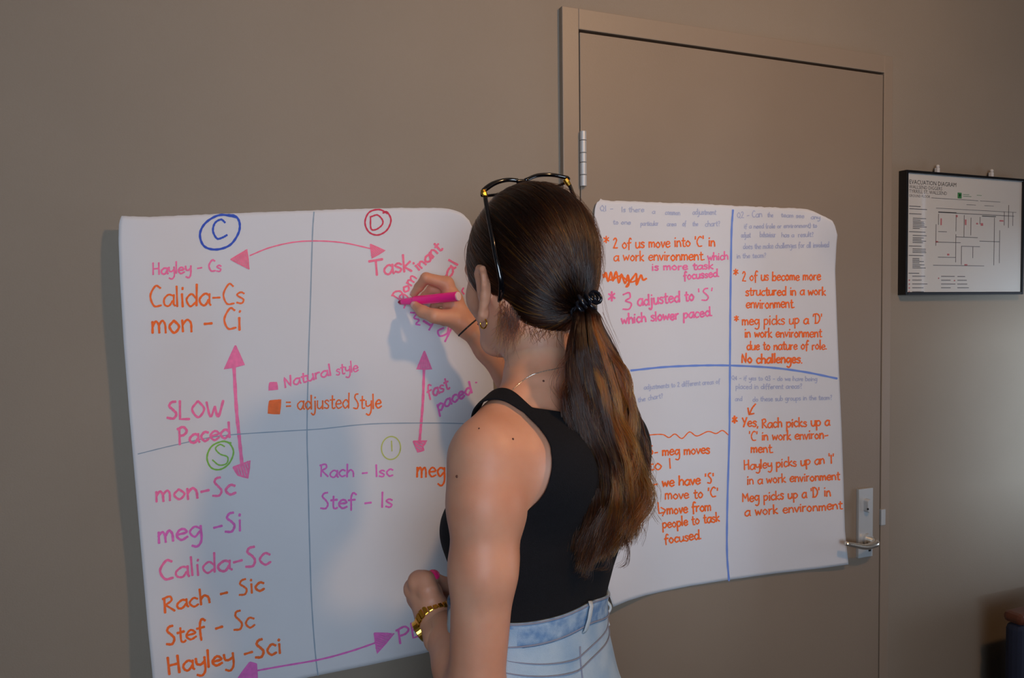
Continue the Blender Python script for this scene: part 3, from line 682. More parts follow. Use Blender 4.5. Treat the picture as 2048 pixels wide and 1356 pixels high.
def surface(prims, res, lo=None, hi=None, offset=0.0, pad=.03):
    if lo is None:
        lo = np.min([p.bb()[0] for p in prims if p.k > 0], axis=0)-pad*.6; hi = np.max([p.bb()[1] for p in prims if p.k > 0], axis=0)+pad*.6
    lo = np.array(lo, float); hi = np.array(hi, float)
    n = np.ceil((hi-lo)/res).astype(int)+1
    ax = [lo[i]+res*np.arange(n[i]) for i in range(3)]
    D = np.full(n, .08, dtype=np.float32)
    for p in prims:
        a, b_ = p.bb(); i0 = np.clip(np.floor((a-pad-lo)/res).astype(int), 0, n); i1 = np.clip(np.ceil((b_+pad-lo)/res).astype(int)+1, 0, n)
        if np.any(i1 <= i0): continue
        sl = tuple(slice(i0[i], i1[i]) for i in range(3))
        G_ = np.stack(np.meshgrid(*[ax[i][sl[i]] for i in range(3)], indexing='ij'), -1)
        d = p.d(G_)
        D[sl] = smin(D[sl], d, p.k) if p.k > 0 else np.maximum(D[sl], -d)
    D -= offset
    # surface nets
    ins = D < 0
    cs = np.zeros(n-1, int); acc = np.zeros(tuple(n-1)+(3,)); cnt = np.zeros(n-1)
    corners = [(i, j, k) for i in (0, 1) for j in (0, 1) for k in (0, 1)]
    def sub(Aa, c): return Aa[c[0]:n[0]-1+c[0], c[1]:n[1]-1+c[1], c[2]:n[2]-1+c[2]]
    tot = sum(sub(ins, c).astype(np.int8) for c in corners)
    act = (tot > 0) & (tot < 8)
    idx = -np.ones(n-1, int); idx[act] = np.arange(act.sum())
    I = np.argwhere(act); acc = np.zeros((len(I), 3)); cnt = np.zeros(len(I))
    for c in corners:
        for axi in range(3):
            if c[axi] == 0:
                c2 = list(c); c2[axi] = 1
                d0 = D[I[:, 0]+c[0], I[:, 1]+c[1], I[:, 2]+c[2]]; d1 = D[I[:, 0]+c2[0], I[:, 1]+c2[1], I[:, 2]+c2[2]]
                cr = (d0 < 0) != (d1 < 0); t_ = np.where(cr, d0/(d0-d1+1e-12*(~cr)), 0)
                pt = np.tile(np.array(c, float), (len(I), 1)); pt[:, axi] = t_
                acc[cr] += pt[cr]; cnt[cr] += 1
    V = lo+res*(I+acc/cnt[:, None])
    F = []
    for axi in range(3):
        u, v = (axi+1) % 3, (axi+2) % 3
        s0 = [slice(1, n[i]-1) for i in range(3)]; s1 = list(s0); s0[axi] = slice(0, n[axi]-1); s1[axi] = slice(1, n[axi])
        a, b_ = ins[tuple(s0)], ins[tuple(s1)]
        for flag, m_ in ((True, a & ~b_), (False, ~a & b_)):
            E_ = np.argwhere(m_)
            if not len(E_): continue
            base = E_.copy(); base[:, u] += 1; base[:, v] += 1
            def cell(du, dv):
                q = base.copy(); q[:, u] -= du; q[:, v] -= dv; return idx[q[:, 0], q[:, 1], q[:, 2]]
            q = np.stack([cell(0, 0), cell(1, 0), cell(1, 1), cell(0, 1)], 1)
            F.append(q if flag else q[:, ::-1])
    F = np.concatenate(F); F = F[(F >= 0).all(1)]
    return V, F
def smoothV(V, F, it=2, lam=.5):
    E_ = np.concatenate([F[:, [i, (i+1) % 4]] for i in range(4)]); E_ = np.concatenate([E_, E_[:, ::-1]])
    deg = np.bincount(E_[:, 0], minlength=len(V))[:, None]+1e-9
    for _ in range(it):
        for l in (lam, -lam*1.03):
            s = np.stack([np.bincount(E_[:, 0], weights=V[E_[:, 1], i], minlength=len(V)) for i in range(3)], 1)
            V = V+l*(s/deg-V)
    return V
def clip(V, F, gs):
    """keep the part of the surface where every g < 0; edges cut cleanly"""
    V = [tuple(v) for v in V]; F = [tuple(f) for f in F]
    for g_ in gs:
        gv = list(g_(np.array(V))); cache = {}; out = []
        for f in F:
            s = [gv[i] < 0 for i in f]
            if all(s): out.append(f); continue
            if not any(s): continue
            q = []
            for i, j in zip(f, f[1:]+f[:1]):
                if gv[i] < 0: q.append(i)
                if (gv[i] < 0) != (gv[j] < 0):
                    k = (min(i, j), max(i, j))
                    if k not in cache:
                        t_ = gv[k[0]]/(gv[k[0]]-gv[k[1]]); a, b_ = np.array(V[k[0]]), np.array(V[k[1]])
                        V.append(tuple(a+(b_-a)*t_)); gv.append(0.0); cache[k] = len(V)-1
                    q.append(cache[k])
            if len(q) >= 3: out.append(tuple(q))
        F = out
    used = sorted({i for f in F for i in f}); mp = {o: n_ for n_, o in enumerate(used)}
    return [V[i] for i in used], [tuple(mp[i] for i in f) for f in F]

# ------------------------------------------------------------------ the woman
pe = empty('person', (0, 0, 0))
tag(pe, 'woman with a long brown ponytail, black sleeveless crop top and pale jeans, writing', 'person')
nrm = lambda v: np.array(v, float)/np.linalg.norm(v)
# --- torso frame: t = her left-to-right shoulder direction, h = where her chest points
LSH, RSH = at(977, 902, -.575), at(1210, 893, -.405)
t_ = RSH-LSH; t_[2] = 0; t_ = nrm(t_); h_ = np.array([-t_[1], t_[0], 0])
def tc(px, py, y): return at(px, py, y)
def row(z, px, y, a, b_):
    """an ellipse section of the torso: centred where the sight line px meets plane y"""
    q = at(px, 678, y); d = (q-CAM); py = 678
    for _ in range(6):
        q = at(px, py, y); py += (q[2]-z)*1450
    return (z, q[0], q[1], a, b_)
rows = [row(.80, 1062, -.50, .150, .105), row(.90, 1060, -.50, .172, .122), row(.96, 1058, -.50, .165, .115), row(1.03, 1056, -.50, .142, .098),
        row(1.09, 1058, -.495, .123, .086), row(1.13, 1060, -.49, .121, .083), row(1.18, 1072, -.485, .130, .088), row(1.23, 1086, -.485, .141, .094),
        row(1.28, 1094, -.487, .147, .096), row(1.33, 1098, -.49, .150, .090), row(1.38, 1100, -.492, .135, .074), row(1.42, 1098, -.494, .085, .054), row(1.45, 1096, -.494, .048, .046)]
torso = Loft(rows, t_, h_, k=.02)
# --- head frame
hy = math.radians(-21); F_ = np.array([math.sin(hy), math.cos(hy), -.16]); F_ = nrm(F_); R_h = nrm(np.cross(F_, [.06, 0, 1])); U_ = np.cross(R_h, F_)
HC = at(1054, 516, -.455); HS = 1.0
def hp(r, f, u): return HC+(R_h*r+F_*f+U_*u)*HS
AX = np.array([R_h, F_, U_])
neck0, neck1 = hp(.0, -.004, -.100), at(1096, 812, -.492)
trap = [Cone(at(1085, 780, -.50), at(1000, 842, -.545), .040, .030, .03), Cone(at(1110, 785, -.49), at(1200, 845, -.44), .040, .030, .03)]
body = [torso, Cone(neck0, neck1, .046, .054, .03)]+trap
body += [Ell(LSH+np.array([0, 0, -.012]), (.044, .044, .050), k=.03), Ell(RSH+np.array([0, 0, -.012]), (.042, .042, .048), k=.03)]
# scapula, bust, buttocks
cz = lambda z: np.array([np.interp(z, torso.rows[:, 0], torso.rows[:, 1]), np.interp(z, torso.rows[:, 0], torso.rows[:, 2]), z])
body += [Ell(cz(1.345)-t_*.078-h_*.052, (.055, .055, .06), k=.04), Ell(cz(1.345)+t_*.078-h_*.052, (.055, .055, .06), k=.04)]
bust = [Ell(cz(1.245)-t_*.068+h_*.060, (.050, .050, .046), k=.03), Ell(cz(1.245)+t_*.068+h_*.060, (.052, .052, .050), k=.03)]
hips = [Ell(cz(.89)-t_*.075-h_*.07, (.078, .074, .09), k=.04), Ell(cz(.89)+t_*.075-h_*.062, (.078, .074, .09), k=.04)]
body += bust+hips
# legs
for sg in (-1, 1):
    hipj = cz(.86)+t_*sg*.088; knee = np.array([hipj[0], hipj[1], .47])+h_*.02; ank = np.array([hipj[0], hipj[1], .09])-h_*.01
    body += [Cone(hipj, knee, .092, .056, .03), Cone(knee, (knee+ank)/2+np.array([0, 0, .08])-h_*.02, .054, .052, .02), Cone((knee+ank)/2+np.array([0, 0, .08])-h_*.02, ank, .050, .034, .02), Cone(ank, ank+h_*.14-np.array([0, 0, .05]), .036, .024, .02)]
# head
head = [Ell(hp(0, -.008, .004), (.074, .092, .092), AX, .01), Ell(hp(0, .035, -.045), (.060, .058, .078), AX, .03),
        Cone(hp(-.050, -.005, -.070), hp(-.016, .066, -.112), .020, .017, .025), Cone(hp(.050, -.005, -.070), hp(.016, .066, -.112), .020, .017, .025), Ell(hp(0, .072, -.112), (.022, .016, .015), AX, .02),
        Cone(hp(0, .088, -.022), hp(0, .106, -.058), .006, .010, .010), Ell(hp(-.011, .098, -.062), (.007, .009, .006), AX, .006), Ell(hp(.011, .098, -.062), (.007, .009, .006), AX, .006),
        Ell(hp(-.036, .060, -.050), (.022, .022, .022), AX, .02), Ell(hp(.036, .060, -.050), (.022, .022, .022), AX, .02),
        Ell(hp(0, .080, -.003), (.045, .014, .010), AX, .02),
        Ell(hp(-.031, .092, -.022), (.014, .010, .009), AX, -.01), Ell(hp(.031, .092, -.022), (.014, .010, .009), AX, -.01),
        Ell(hp(0, .090, -.080), (.022, .010, .007), AX, .006), Ell(hp(0, .087, -.092), (.018, .010, .007), AX, .006)]
def ear(sg):
    # rim points in the ear's own plane: (forward, up, outward)
    P = [(.008, -.036, .006), (.000, -.031, .010), (-.006, -.020, .012), (-.012, -.008, .015), (-.018, .006, .018), (-.019, .019, .019), (-.014, .029, .016), (-.004, .032, .012), (.006, .027, .007), (.010, .016, .003)]
    e0 = np.array([.071*sg, .014, -.052])
    q = [hp(e0[0]+sg*o, e0[1]+f_, e0[2]+u_) for f_, u_, o in P]
    L_ = [Cone(q[i], q[i+1], .0034 if i > 1 else .0050, .0034, .004) for i in range(len(q)-1)]
    pl = [Ell(hp(e0[0]+sg*.009, e0[1]-.006, e0[2]+.006), (.0055, .013, .026), AX, .010), Ell(hp(e0[0]+sg*.005, e0[1]+.002, e0[2]-.028), (.0055, .008, .011), AX, .006)]
    return L_+pl
head += ear(-1)+ear(1)
eyes_hole = []
body_all = body[:]
# --- arms
LEL = at(952, 1400, -.60); LWR = at(868, 1232, -.455); LMID = at(922, 1332, -.540)
larm = [Cone(LSH+np.array([0, 0, -.01]), at(968, 1010, -.592), .0440, .0415, .03), Cone(at(968, 1010, -.592), at(966, 1140, -.60), .0415, .0385, .02), Cone(at(966, 1140, -.60), LEL, .0385, .033, .02),
        Cone(LEL, LMID, .034, .0345, .02), Cone(LMID, LWR, .0335, .0215, .015)]
RWR = at(934, 651, -.096); REL = at(1105, 850, -.20)
rfore = [Cone(RWR, at(976, 698, -.112), .0195, .0235, .01), Cone(at(976, 698, -.112), at(1024, 752, -.14), .0240, .031, .015), Cone(at(1024, 752, -.14), REL, .0315, .036, .015)]
rarm = rfore+[Cone(REL, RSH+np.array([0, 0, -.005]), .040, .048, .02)]
# --- right hand (writing)
J = lambda px, py, y: at(px, py, y)
rh = [Cone(at(955, 674, -.104), RWR, .0215, .0195, .01), Cone(RWR, J(905, 600, -.080), .0195, .0160, .012), Cone(RWR, J(905, 622, -.068), .0190, .0160, .012), Cone(RWR, J(898, 634, -.092), .0185, .0145, .012),
      Cone(J(905, 600, -.080), J(893, 568, -.076), .0160, .0128, .012), Cone(J(905, 600, -.080), J(898, 586, -.062), .0160, .0122, .01), Cone(J(905, 622, -.068), J(903, 606, -.050), .0160, .0115, .01), Cone(J(905, 622, -.068), J(908, 626, -.042), .0160, .0108, .01)]
def finger(P, R_, k=.004): return [Cone(P[i], P[i+1], R_[i], R_[i+1], k if i else .008) for i in range(len(P)-1)]
rh_index = [J(893, 567, -.076), J(852, 556, -.072), J(838, 574, -.054), J(827.5, 588, -.040)]
rh += finger(rh_index, [.0128, .0100, .0086, .0070])
rh_th = [J(903, 636, -.094), J(869, 632, -.098), J(845, 623, -.078), J(830, 611, -.057)]
rh += finger(rh_th, [.0160, .0125, .0108, .0082], .006)
rh += finger([J(898, 585, -.062), J(864, 578, -.046), J(850, 592, -.032), J(840, 604, -.023)], [.0120, .0092, .0080, .0066])
rh += finger([J(903, 605, -.050), J(872, 604, -.032), J(866, 620, -.022), J(878, 630, -.021)], [.0114, .0088, .0078, .0066])
rh += finger([J(908, 624, -.042), J(882, 626, -.028), J(875, 640, -.021), J(888, 646, -.021)], [.0106, .0080, .0072, .0062])
# --- left hand (loosely closed in front of her waist)
lh = [Cone(at(885, 1272, -.487), LWR, .0265, .0215, .012), Cone(LWR, J(852, 1190, -.435), .0215, .0190, .012), Cone(J(852, 1190, -.435), J(838, 1164, -.440), .0185, .0140, .012), Cone(J(852, 1190, -.435), J(830, 1178, -.422), .0185, .0140, .012),
      Cone(LWR, J(836, 1196, -.405), .020, .0145, .012), Cone(LWR, J(844, 1206, -.395), .019, .0135, .012)]
lh += finger([J(838, 1163, -.440), J(864, 1158, -.405), J(890, 1168, -.392), J(906, 1178, -.392)], [.0140, .0108, .0095, .0080])
lh += finger([J(829, 1177, -.422), J(848, 1176, -.382), J(874, 1184, -.374), J(888, 1192, -.388)], [.0138, .0104, .0092, .0080])
lh += finger([J(833, 1192, -.405), J(850, 1190, -.370), J(874, 1198, -.366), J(886, 1204, -.380)], [.0132, .0098, .0086, .0074])
lh += finger([J(838, 1204, -.395), J(854, 1204, -.366), J(872, 1210, -.364), J(882, 1214, -.374)], [.0120, .0090, .0080, .0070])
lh_th = [J(866, 1208, -.455), J(856, 1178, -.455), J(850, 1160, -.448), J(864, 1155, -.438)]
lh += finger(lh_th, [.0165, .0128, .0112, .0092], .006)

skinmesh = []
def addsurf(prims, res, it=1, **k):
    V, F = surface(prims, res, **k); V = smoothV(V, F, it); skinmesh.append((V, F)); return V, F
addsurf(body+larm+rarm, .0055, 3)
addsurf(head+[Cone(neck0, neck1, .046, .054, .03)], .0026, 2)
addsurf(rh, .0015, 2); addsurf(lh, .0017, 2)
V = []; F = []
for v, f in skinmesh:
    n0 = len(V); V += v.tolist(); F += (f+n0).tolist()
bo = mesh('body', V, F, M['skin'], pe)
# eyes, brows, lips, nails, moles
for sg in (-1, 1):
    MB().ball(hp(.031*sg, .077, -.022), .0118, 16, 12).build('eye', M['eye'], pe, smooth=True)
    MB().ball(hp(.0305*sg, .0835, -.024), .0058, 12, 8).build('iris', M['iris'], pe, smooth=True)
    MB().tube(catmull([hp(.014*sg, .092, -.001), hp(.03*sg, .091, .004), hp(.046*sg, .080, .000)], 5), [.0022]*9+[.0012]*2, 6, flat=.6).build('eyebrow', M['iris'], pe, smooth=True)
MB().ball(hp(0, .0965, -.081), (.019, .005, .0035), 16, 8, AX).add(*MB().ball(hp(0, .0955, -.089), (.016, .005, .004), 16, 8, AX).__dict__.values()).build('lips', M['lip'], pe, smooth=True)
def nail(a, b_, r, m, out):
    a = np.array(a); b_ = np.array(b_); d = nrm(b_-a); o = nrm(np.array(out)-d*(np.array(out)@d)); s = np.cross(d, o)
    return MB().ball(b_+o*r*.62-d*r*.25, (r*1.15, r*.78, r*.42), 14, 8, np.array([d, s, o])).build('fingernail', m, pe, smooth=True)
nail(lh_th[2], lh_th[3], .0108, M['nail'], [-.15, -.75, .65])
nail(rh_th[2], rh_th[3], .0082, M['baren'], [-.3, -.95, -.1])
nail(rh_index[2], rh_index[3], .0070, M['baren'], [-.75, .1, .6])
for i, (px, py, y, r) in enumerate([(958, 857, -.62, .0012), (914, 953, -.62, .0018), (1087, 762, -.545, .0016), (1026, 878, -.63, .0014), (1041, 800, -.55, .0012)]):
    # a mole sits where the sight line meets the skin
    o = CAM; d = nrm(at(px, py, 0)-CAM); tt = .5
    for _ in range(60):
        dd = field(body+larm, (o+d*tt)[None, :])[0]; tt += dd*.8
        if dd < 3e-4: break
    MB().ball(o+d*(tt+.0004), (r, r, r), 8, 6).build('mole', M['mole'], pe, smooth=True)

# --- clothing: a shell over the torso, cut clean at neck, armholes and hem
shell = [torso]+trap+[Cone(neck0, neck1, .046, .054, .03)]+[Ell(LSH+np.array([0, 0, -.012]), (.044, .044, .050), k=.03), Ell(RSH+np.array([0, 0, -.012]), (.046, .046, .050), k=.03)]+body[6:8]+bust
Vt, Ft = surface(shell, .004, lo=at(1060, 1100, -.48)-np.array([.3, .25, .22]), hi=at(1060, 800, -.48)+np.array([.3, .25, .12]), offset=.0042)
Vt = smoothV(Vt, Ft, 4)
def loc(Vv):
    c = np.stack([np.interp(Vv[:, 2], torso.rows[:, 0], torso.rows[:, 1]), np.interp(Vv[:, 2], torso.rows[:, 0], torso.rows[:, 2])], 1)
    dx = Vv[:, :2]-c; return dx@t_[:2], dx@h_[:2], Vv[:, 2]
AZ = [1.255, 1.270, 1.290, 1.315, 1.345, 1.375, 1.400, 1.418, 1.45]
AL = [.200, .160, .148, .140, .134, .127, .118, .112, .125]
AF = [.200, .132, .114, .106, .102, .106, .116, .124, .135]
def armhole(sg):
    def g_(Vv):
        l, f_, z = loc(Vv); w_ = smoothstep(-.02, .03, f_); lim = np.interp(z, AZ, AL)*(1-w_)+np.interp(z, AZ, AF)*w_
        lim = np.where(z < AZ[0], 9, lim); return sg*l-lim
    return g_
def neckline(Vv):
    l, f_, z = loc(Vv); top = 1.400+.28*np.maximum(np.abs(l)-.02, 0)-.05*smoothstep(0, .06, f_); return np.minimum(z-top, .099-np.abs(l))
def hem(Vv):
    l, f_, z = loc(Vv); return 1.126+.024*(1-smoothstep(-.02, .11, l))-z
Vt, Ft = clip(Vt, Ft, [armhole(-1), armhole(1), neckline, hem])
tp = mesh('crop_top', Vt, Ft, M['top'], pe)
md = tp.modifiers.new('cloth', 'SOLIDIFY'); md.thickness = .0022; md.offset = 1
# jeans
legs = [p for p in body if isinstance(p, Cone)][3:]
js = [torso]+hips+[c for c in legs]
for p in js[3:]: p.k = .03
Vj, Fj = surface(js, .007, lo=cz(.5)-np.array([.28, .28, .48]), hi=cz(1.13)+np.array([.28, .28, .03]), offset=.0065)
Vj = smoothV(Vj, Fj, 3)
Vj, Fj = clip(Vj, Fj, [lambda v: v[:, 2]-1.130-.022*(1-smoothstep(-.02, .11, loc(v)[0])), lambda v: .085-v[:, 2]])
je = mesh('jeans', Vj, Fj, M['denim'], pe)
md = je.modifiers.new('cloth', 'SOLIDIFY'); md.thickness = .003; md.offset = 1
def ring(z, off, dz=lambda a: 0, n=96):
    rr = [np.interp(z, torso.rows[:, 0], torso.rows[:, i]) for i in range(1, 5)]; out = []
    for k in range(n):
        a = 2*math.pi*k/n; zz_ = z+dz(a); rr = [np.interp(zz_, torso.rows[:, 0], torso.rows[:, i]) for i in range(1, 5)]
        ca, sa = math.cos(a), math.sin(a); q = (abs(ca)**2.3+abs(sa)**2.3)**(-1/2.3)
        x = ca*q*(rr[2]+off); y = sa*q*(rr[3]+off)
        out.append((rr[0]+t_[0]*x+h_[0]*y, rr[1]+t_[1]*x+h_[1]*y, zz_))
    return out
tilt = lambda a: .022*(1-smoothstep(-.15, .85, math.cos(a)))
def band(z0, z1, off, thick, m, name, par):
    V = []; F = []; n = 96; zs = np.linspace(z0, z1, 5)
    loops = [ring(z, off+thick, tilt) for z in zs]+[ring(z, off, tilt) for z in zs[::-1]]
    for L_ in loops: V += L_
    for i in range(len(loops)):
        for k in range(n): F.append((i*n+k, i*n+(k+1) % n, ((i+1) % len(loops))*n+(k+1) % n, ((i+1) % len(loops))*n+k))
    return mesh(name, V, F, m, par)
wb = band(1.106, 1.137, .0072, .0040, M['denim_dark'], 'waistband', je)
def seam(z, off, dz, name, m, r=.0011):
    P = ring(z, off, dz); return MB().tube(P+[P[0]], r, 6, caps=False).build(name, m, je, smooth=True)
seam(1.108, .0116, tilt, 'seam', M['stitch'])
seam(1.1355, .0114, tilt, 'seam', M['stitch'])
yk = lambda a: .026*abs(math.cos(a+.22))**1.2+.002+.8*tilt(a)
seam(1.076, .0108, yk, 'seam', M['stitch'], .0009); seam(1.062, .0112, yk, 'seam', M['stitch'], .0009)
for ang in (-90, -30, 25, 90, 155):       # belt loops
    a = math.radians(ang)-(.10 if ang == -90 else 0)
    pts = []
    for z, o_ in ((1.100, .010), (1.104, .0135), (1.118, .0160), (1.134, .0150), (1.140, .0110)):
        z += tilt(a)
        rr = [np.interp(z, torso.rows[:, 0], torso.rows[:, i]) for i in range(1, 5)]; ca, sa = math.cos(a), math.sin(a); q = (abs(ca)**2.3+abs(sa)**2.3)**(-1/2.3)
        x = ca*q*(rr[2]+o_); y = sa*q*(rr[3]+o_); pts.append((rr[0]+t_[0]*x+h_[0]*y, rr[1]+t_[1]*x+h_[1]*y, z))
    MB().tube(pts, [.0052]*5, 8, flat=.28, up=np.array([-math.sin(a)*t_[i]+math.cos(a)*h_[i] for i in range(3)])).build('belt_loop', M['denim_pale'], je, smooth=True)
# centre back seam
cb = []
for z in np.linspace(1.108, .84, 16):
    rr = [np.interp(z, torso.rows[:, 0], torso.rows[:, i]) for i in range(1, 5)]; aa = -math.pi/2-.18; q = (abs(math.cos(aa))**2.3+abs(math.sin(aa))**2.3)**(-1/2.3); x = math.cos(aa)*q*(rr[2]+.0100); y = math.sin(aa)*q*(rr[3]+.0100); cb.append((rr[0]+h_[0]*y+t_[0]*x, rr[1]+h_[1]*y+t_[1]*x, z))
MB().tube(cb, .0013, 6).build('seam', M['stitch'], je, smooth=True)
# white frayed loop standing off the waistband at her right side
wl = catmull([at(x, y, -.445) for x, y in ((1206, 1194), (1214, 1203), (1221, 1213), (1219, 1222), (1212, 1230), (1214, 1240), (1218, 1251))], 5)
MB().tube(wl, .0022, 8, flat=.6).build('waist_cord', M['denim_pale'], je, smooth=True)
# shoes
for sg in (-1, 1):
    hipj = cz(.86)+t_*sg*.088; a0 = np.array([hipj[0], hipj[1], 0])
    pr_ = [Cone(a0-h_*.05+np.array([0, 0, .042]), a0+h_*.13+np.array([0, 0, .034]), .041, .033, .01), Cone(a0-h_*.035+np.array([0, 0, .05]), a0-h_*.02+np.array([0, 0, .10]), .042, .041, .015)]
    Vs, Fs = surface(pr_, .006); Vs = smoothV(Vs, Fs, 2); Vs[:, 2] = np.maximum(Vs[:, 2], .012)
    sho = mesh('shoe', Vs, Fs, M['shoe'], pe)
    so = MB(); P = [a0+h_*(.045+.125*math.cos(q))+t_*.042*math.sin(q)*(1-.1*math.cos(q)) for q in np.linspace(0, 2*math.pi, 30)[:-1]]
    n = len(P); so.add([(p[0], p[1], 0.0005) for p in P]+[(p[0], p[1], .02) for p in P], [tuple(range(n))[::-1], tuple(range(n, 2*n))]+[(i, (i+1) % n, n+(i+1) % n, n+i) for i in range(n)])
    so.build('sole', M['shoe'], sho)

# ------------------------------------------------------------------ hair
M['hairbase'] = mat('hair_underlayer', srgb(34, 20, 16), .5, bump=.3, bscale=400)
hm = bpy.data.materials.new('brown_hair'); hm.use_nodes = True; nt = hm.node_tree
for n_ in list(nt.nodes): nt.nodes.remove(n_)
ho = nt.nodes.new('ShaderNodeOutputMaterial'); hb = nt.nodes.new('ShaderNodeBsdfHairPrincipled'); hb.parametrization = 'COLOR'
at_ = nt.nodes.new('ShaderNodeAttribute'); at_.attribute_name = 'strand_colour'
hb.inputs['Roughness'].default_value = .24; hb.inputs['IOR'].default_value = 1.46; hb.inputs['Radial Roughness'].default_value = .4; hb.inputs['Random Roughness'].default_value = .3
nt.links.new(at_.outputs['Color'], hb.inputs['Color']); nt.links.new(hb.outputs[0], ho.inputs[0])
def strands(name, polys, r0, r1, cols, parent):
    hc = bpy.data.hair_curves.new(name); hc.add_curves([len(p) for p in polys])
    pts = np.concatenate([np.array(p, np.float32) for p in polys])
    hc.attributes['position'].data.foreach_set('vector', pts.ravel())
    rad = np.concatenate([np.linspace(r0, r1, len(p)) for p in polys]).astype(np.float32)
    if 'radius' not in hc.attributes: hc.attributes.new('radius', 'FLOAT', 'POINT')
    hc.attributes['radius'].data.foreach_set('value', rad)
    ca = hc.attributes.new('strand_colour', 'FLOAT_COLOR', 'POINT')
    cc_ = np.concatenate([np.array(c, np.float32).reshape(-1, 4) if np.ndim(c) == 2 else np.tile(np.array(c, np.float32), (len(p), 1)) for c, p in zip(cols, polys)])
    ca.data.foreach_set('color', cc_.ravel())
    hc.materials.append(hm); o = bpy.data.objects.new(name, hc); C.objects.link(o); o.parent = parent; return o
SR = np.array([.0840, .1010, .1050]); SL = np.array([0, -.010, -.002]); SC = hp(*SL)      # hair cap ellipsoid
ANC = at(1163, 606, -.553); anchor_l = AX@(ANC-HC)                         # where the ponytail is gathered (right, forward, up)
dn = lambda v: v/np.linalg.norm(v)
ad = dn((anchor_l-SL)/SR)
def inhair(d):     # d = unit direction in scaled head space; is this scalp?
    x, y, z = d
    if z > .30: return y < .84
    if z > -.02: return y < .84-.9*(.30-z)
    if z > -.40: return y < .50-1.0*(-.02-z)
    return y < .12+.16*smoothstep(-.40, -.7, z)
BK = dn(np.array([0, -.50, -.86]))
def cap_r(d):      # fuller toward the gathering point and over the nape
    return 1.0+.05*max(0, d@ad-.5)+.24*max(0, d@BK-.62)
polys = []; cols = []
dark = np.array([.0040, .0013, .0010, 1]); mid = np.array([.022, .0060, .0022, 1]); cop = np.array([.40, .090, .009, 1]); blond = np.array([.66, .27, .06, 1])
def path(d0, lift, n=14, bow=.0, jit=.0):
    ang = math.acos(np.clip(d0@ad, -1, 1)); out = []
    ax_ = np.cross(d0, ad)
    for i in range(n):
        s = i/(n-1); d = (math.sin((1-s)*ang)*d0+math.sin(s*ang)*ad)/max(math.sin(ang), 1e-4)
        sag = np.array([0, 0, -1.])*bow*math.sin(math.pi*s); d = dn(d+sag)
        rr = cap_r(d)*(1+lift*math.sin(math.pi*min(s*1.2, 1)))
        p = SL+d*SR*rr
        w_ = s**5; out.append(p*(1-w_)+anchor_l*w_)
    return out
n_try = 0
ga = math.pi*(3-math.sqrt(5)); N = 15000; cnt_ = 0
for i in range(N):
    z = 1-2*(i+.5)/N; r_ = math.sqrt(1-z*z); d = np.array([r_*math.cos(ga*i), r_*math.sin(ga*i), z])
    if not inhair(d): continue
    if d@ad > .985: continue
    dj = dn(d+rng.normal(0, .02, 3))
    q = path(dj, rng.uniform(.0, .022), 12, bow=.10 if d[0] < 0 else .05)
    ph = rng.uniform(0, 6.28); am = abs(rng.normal(0, .0007))
    polys.append([hp(*p)+U_*am*math.sin(ph+k*.9) for k, p in enumerate(q)])
    m_ = rng.uniform(0, 1); right = smoothstep(.0, .9, d[0]+.25*d[2])
    c = dark*(1-.55*m_)+mid*.55*m_
    if rng.uniform() < .08+.50*right*(.5+.5*math.sin(9*d[1]+14*d[0])): c = c*.4+cop*.6*rng.uniform(.4, 1)  # extra copper on her right side paints in the lamp's warm reflection
    cols.append(c)
# scalp layer below the strands
V, F = surface([Ell(SC, SR*.985, AX, .01)], .004)
lv_ = (V-HC)@AX.T; dd_ = (lv_-SL)/SR; dd_ /= np.linalg.norm(dd_, axis=1)[:, None]
keep = np.array([inhair(d) for d in dd_]); V = V+(V-SC)*(np.array([cap_r(d) for d in dd_])-1)[:, None]; F = F[keep[F].all(1)]
used = np.unique(F); mp_ = -np.ones(len(V), int); mp_[used] = np.arange(len(used))
hcap = mesh('hair', V[used], mp_[F], M['hairbase'], pe)
hs = strands('hair_strands', polys, .00042, .00036, cols, hcap); hs['kind'] = 'stuff'
# loose short hairs at the nape and beside the ear, and baby hairs
polys = []; cols = []
for i in range(300):
    px = rng.uniform(998, 1040) if i < 190 else rng.uniform(1040, 1145); y0 = rng.uniform(600, 655) if i < 220 else rng.uniform(640, 665)
    ln = rng.uniform(0, 1)**1.6*75+12 if i < 190 else rng.uniform(8, 34); dep = -.545+.012*rng.normal() if i < 220 else -.535
    a = at(px, y0, -.520 if i < 220 else -.515); o = CAM; d = nrm(a-CAM); tt = .6
    for _ in range(40):
        s_ = field(head+[Cone(neck0, neck1, .046, .054, .03)], (o+d*tt)[None, :])[0]; tt += s_*.8
        if s_ < 4e-4: break
    base = o+d*(tt-.001); sw = rng.normal(-6 if i < 220 else 0, 7); P = []
    for k in range(7):
        s = k/6; p = base+UV*(-ln*s/1400)+RV*((sw*s*s+2.5*math.sin(s*5+i))/1400)
        s_ = field(head+[Cone(neck0, neck1, .046, .054, .03)], p[None, :])[0]
        P.append(p-FV*max(0, .0015-s_)*1.2-FV*.001*rng.uniform())
    polys.append(P); cols.append((mid if rng.uniform() < .7 else cop*.3))
strands('loose_hair', polys, .00030, .00008, cols, hcap)['kind'] = 'stuff'
polys = []; cols = []
for i in range(420):
    d = dn(np.array([rng.uniform(-1, 1), rng.uniform(-.9, .7), rng.uniform(-.1, 1)]))
    if not inhair(d): continue
    q = path(d, rng.uniform(.03, .075), 8, bow=rng.uniform(0, .1)); q = q[:rng.integers(4, 7)]
    polys.append([hp(*(p+rng.normal(0, .0006, 3)*k)) for k, p in enumerate(q)]); cols.append(mid)
strands('flyaway_hair', polys, .00016, .00006, cols, hcap)['kind'] = 'stuff'
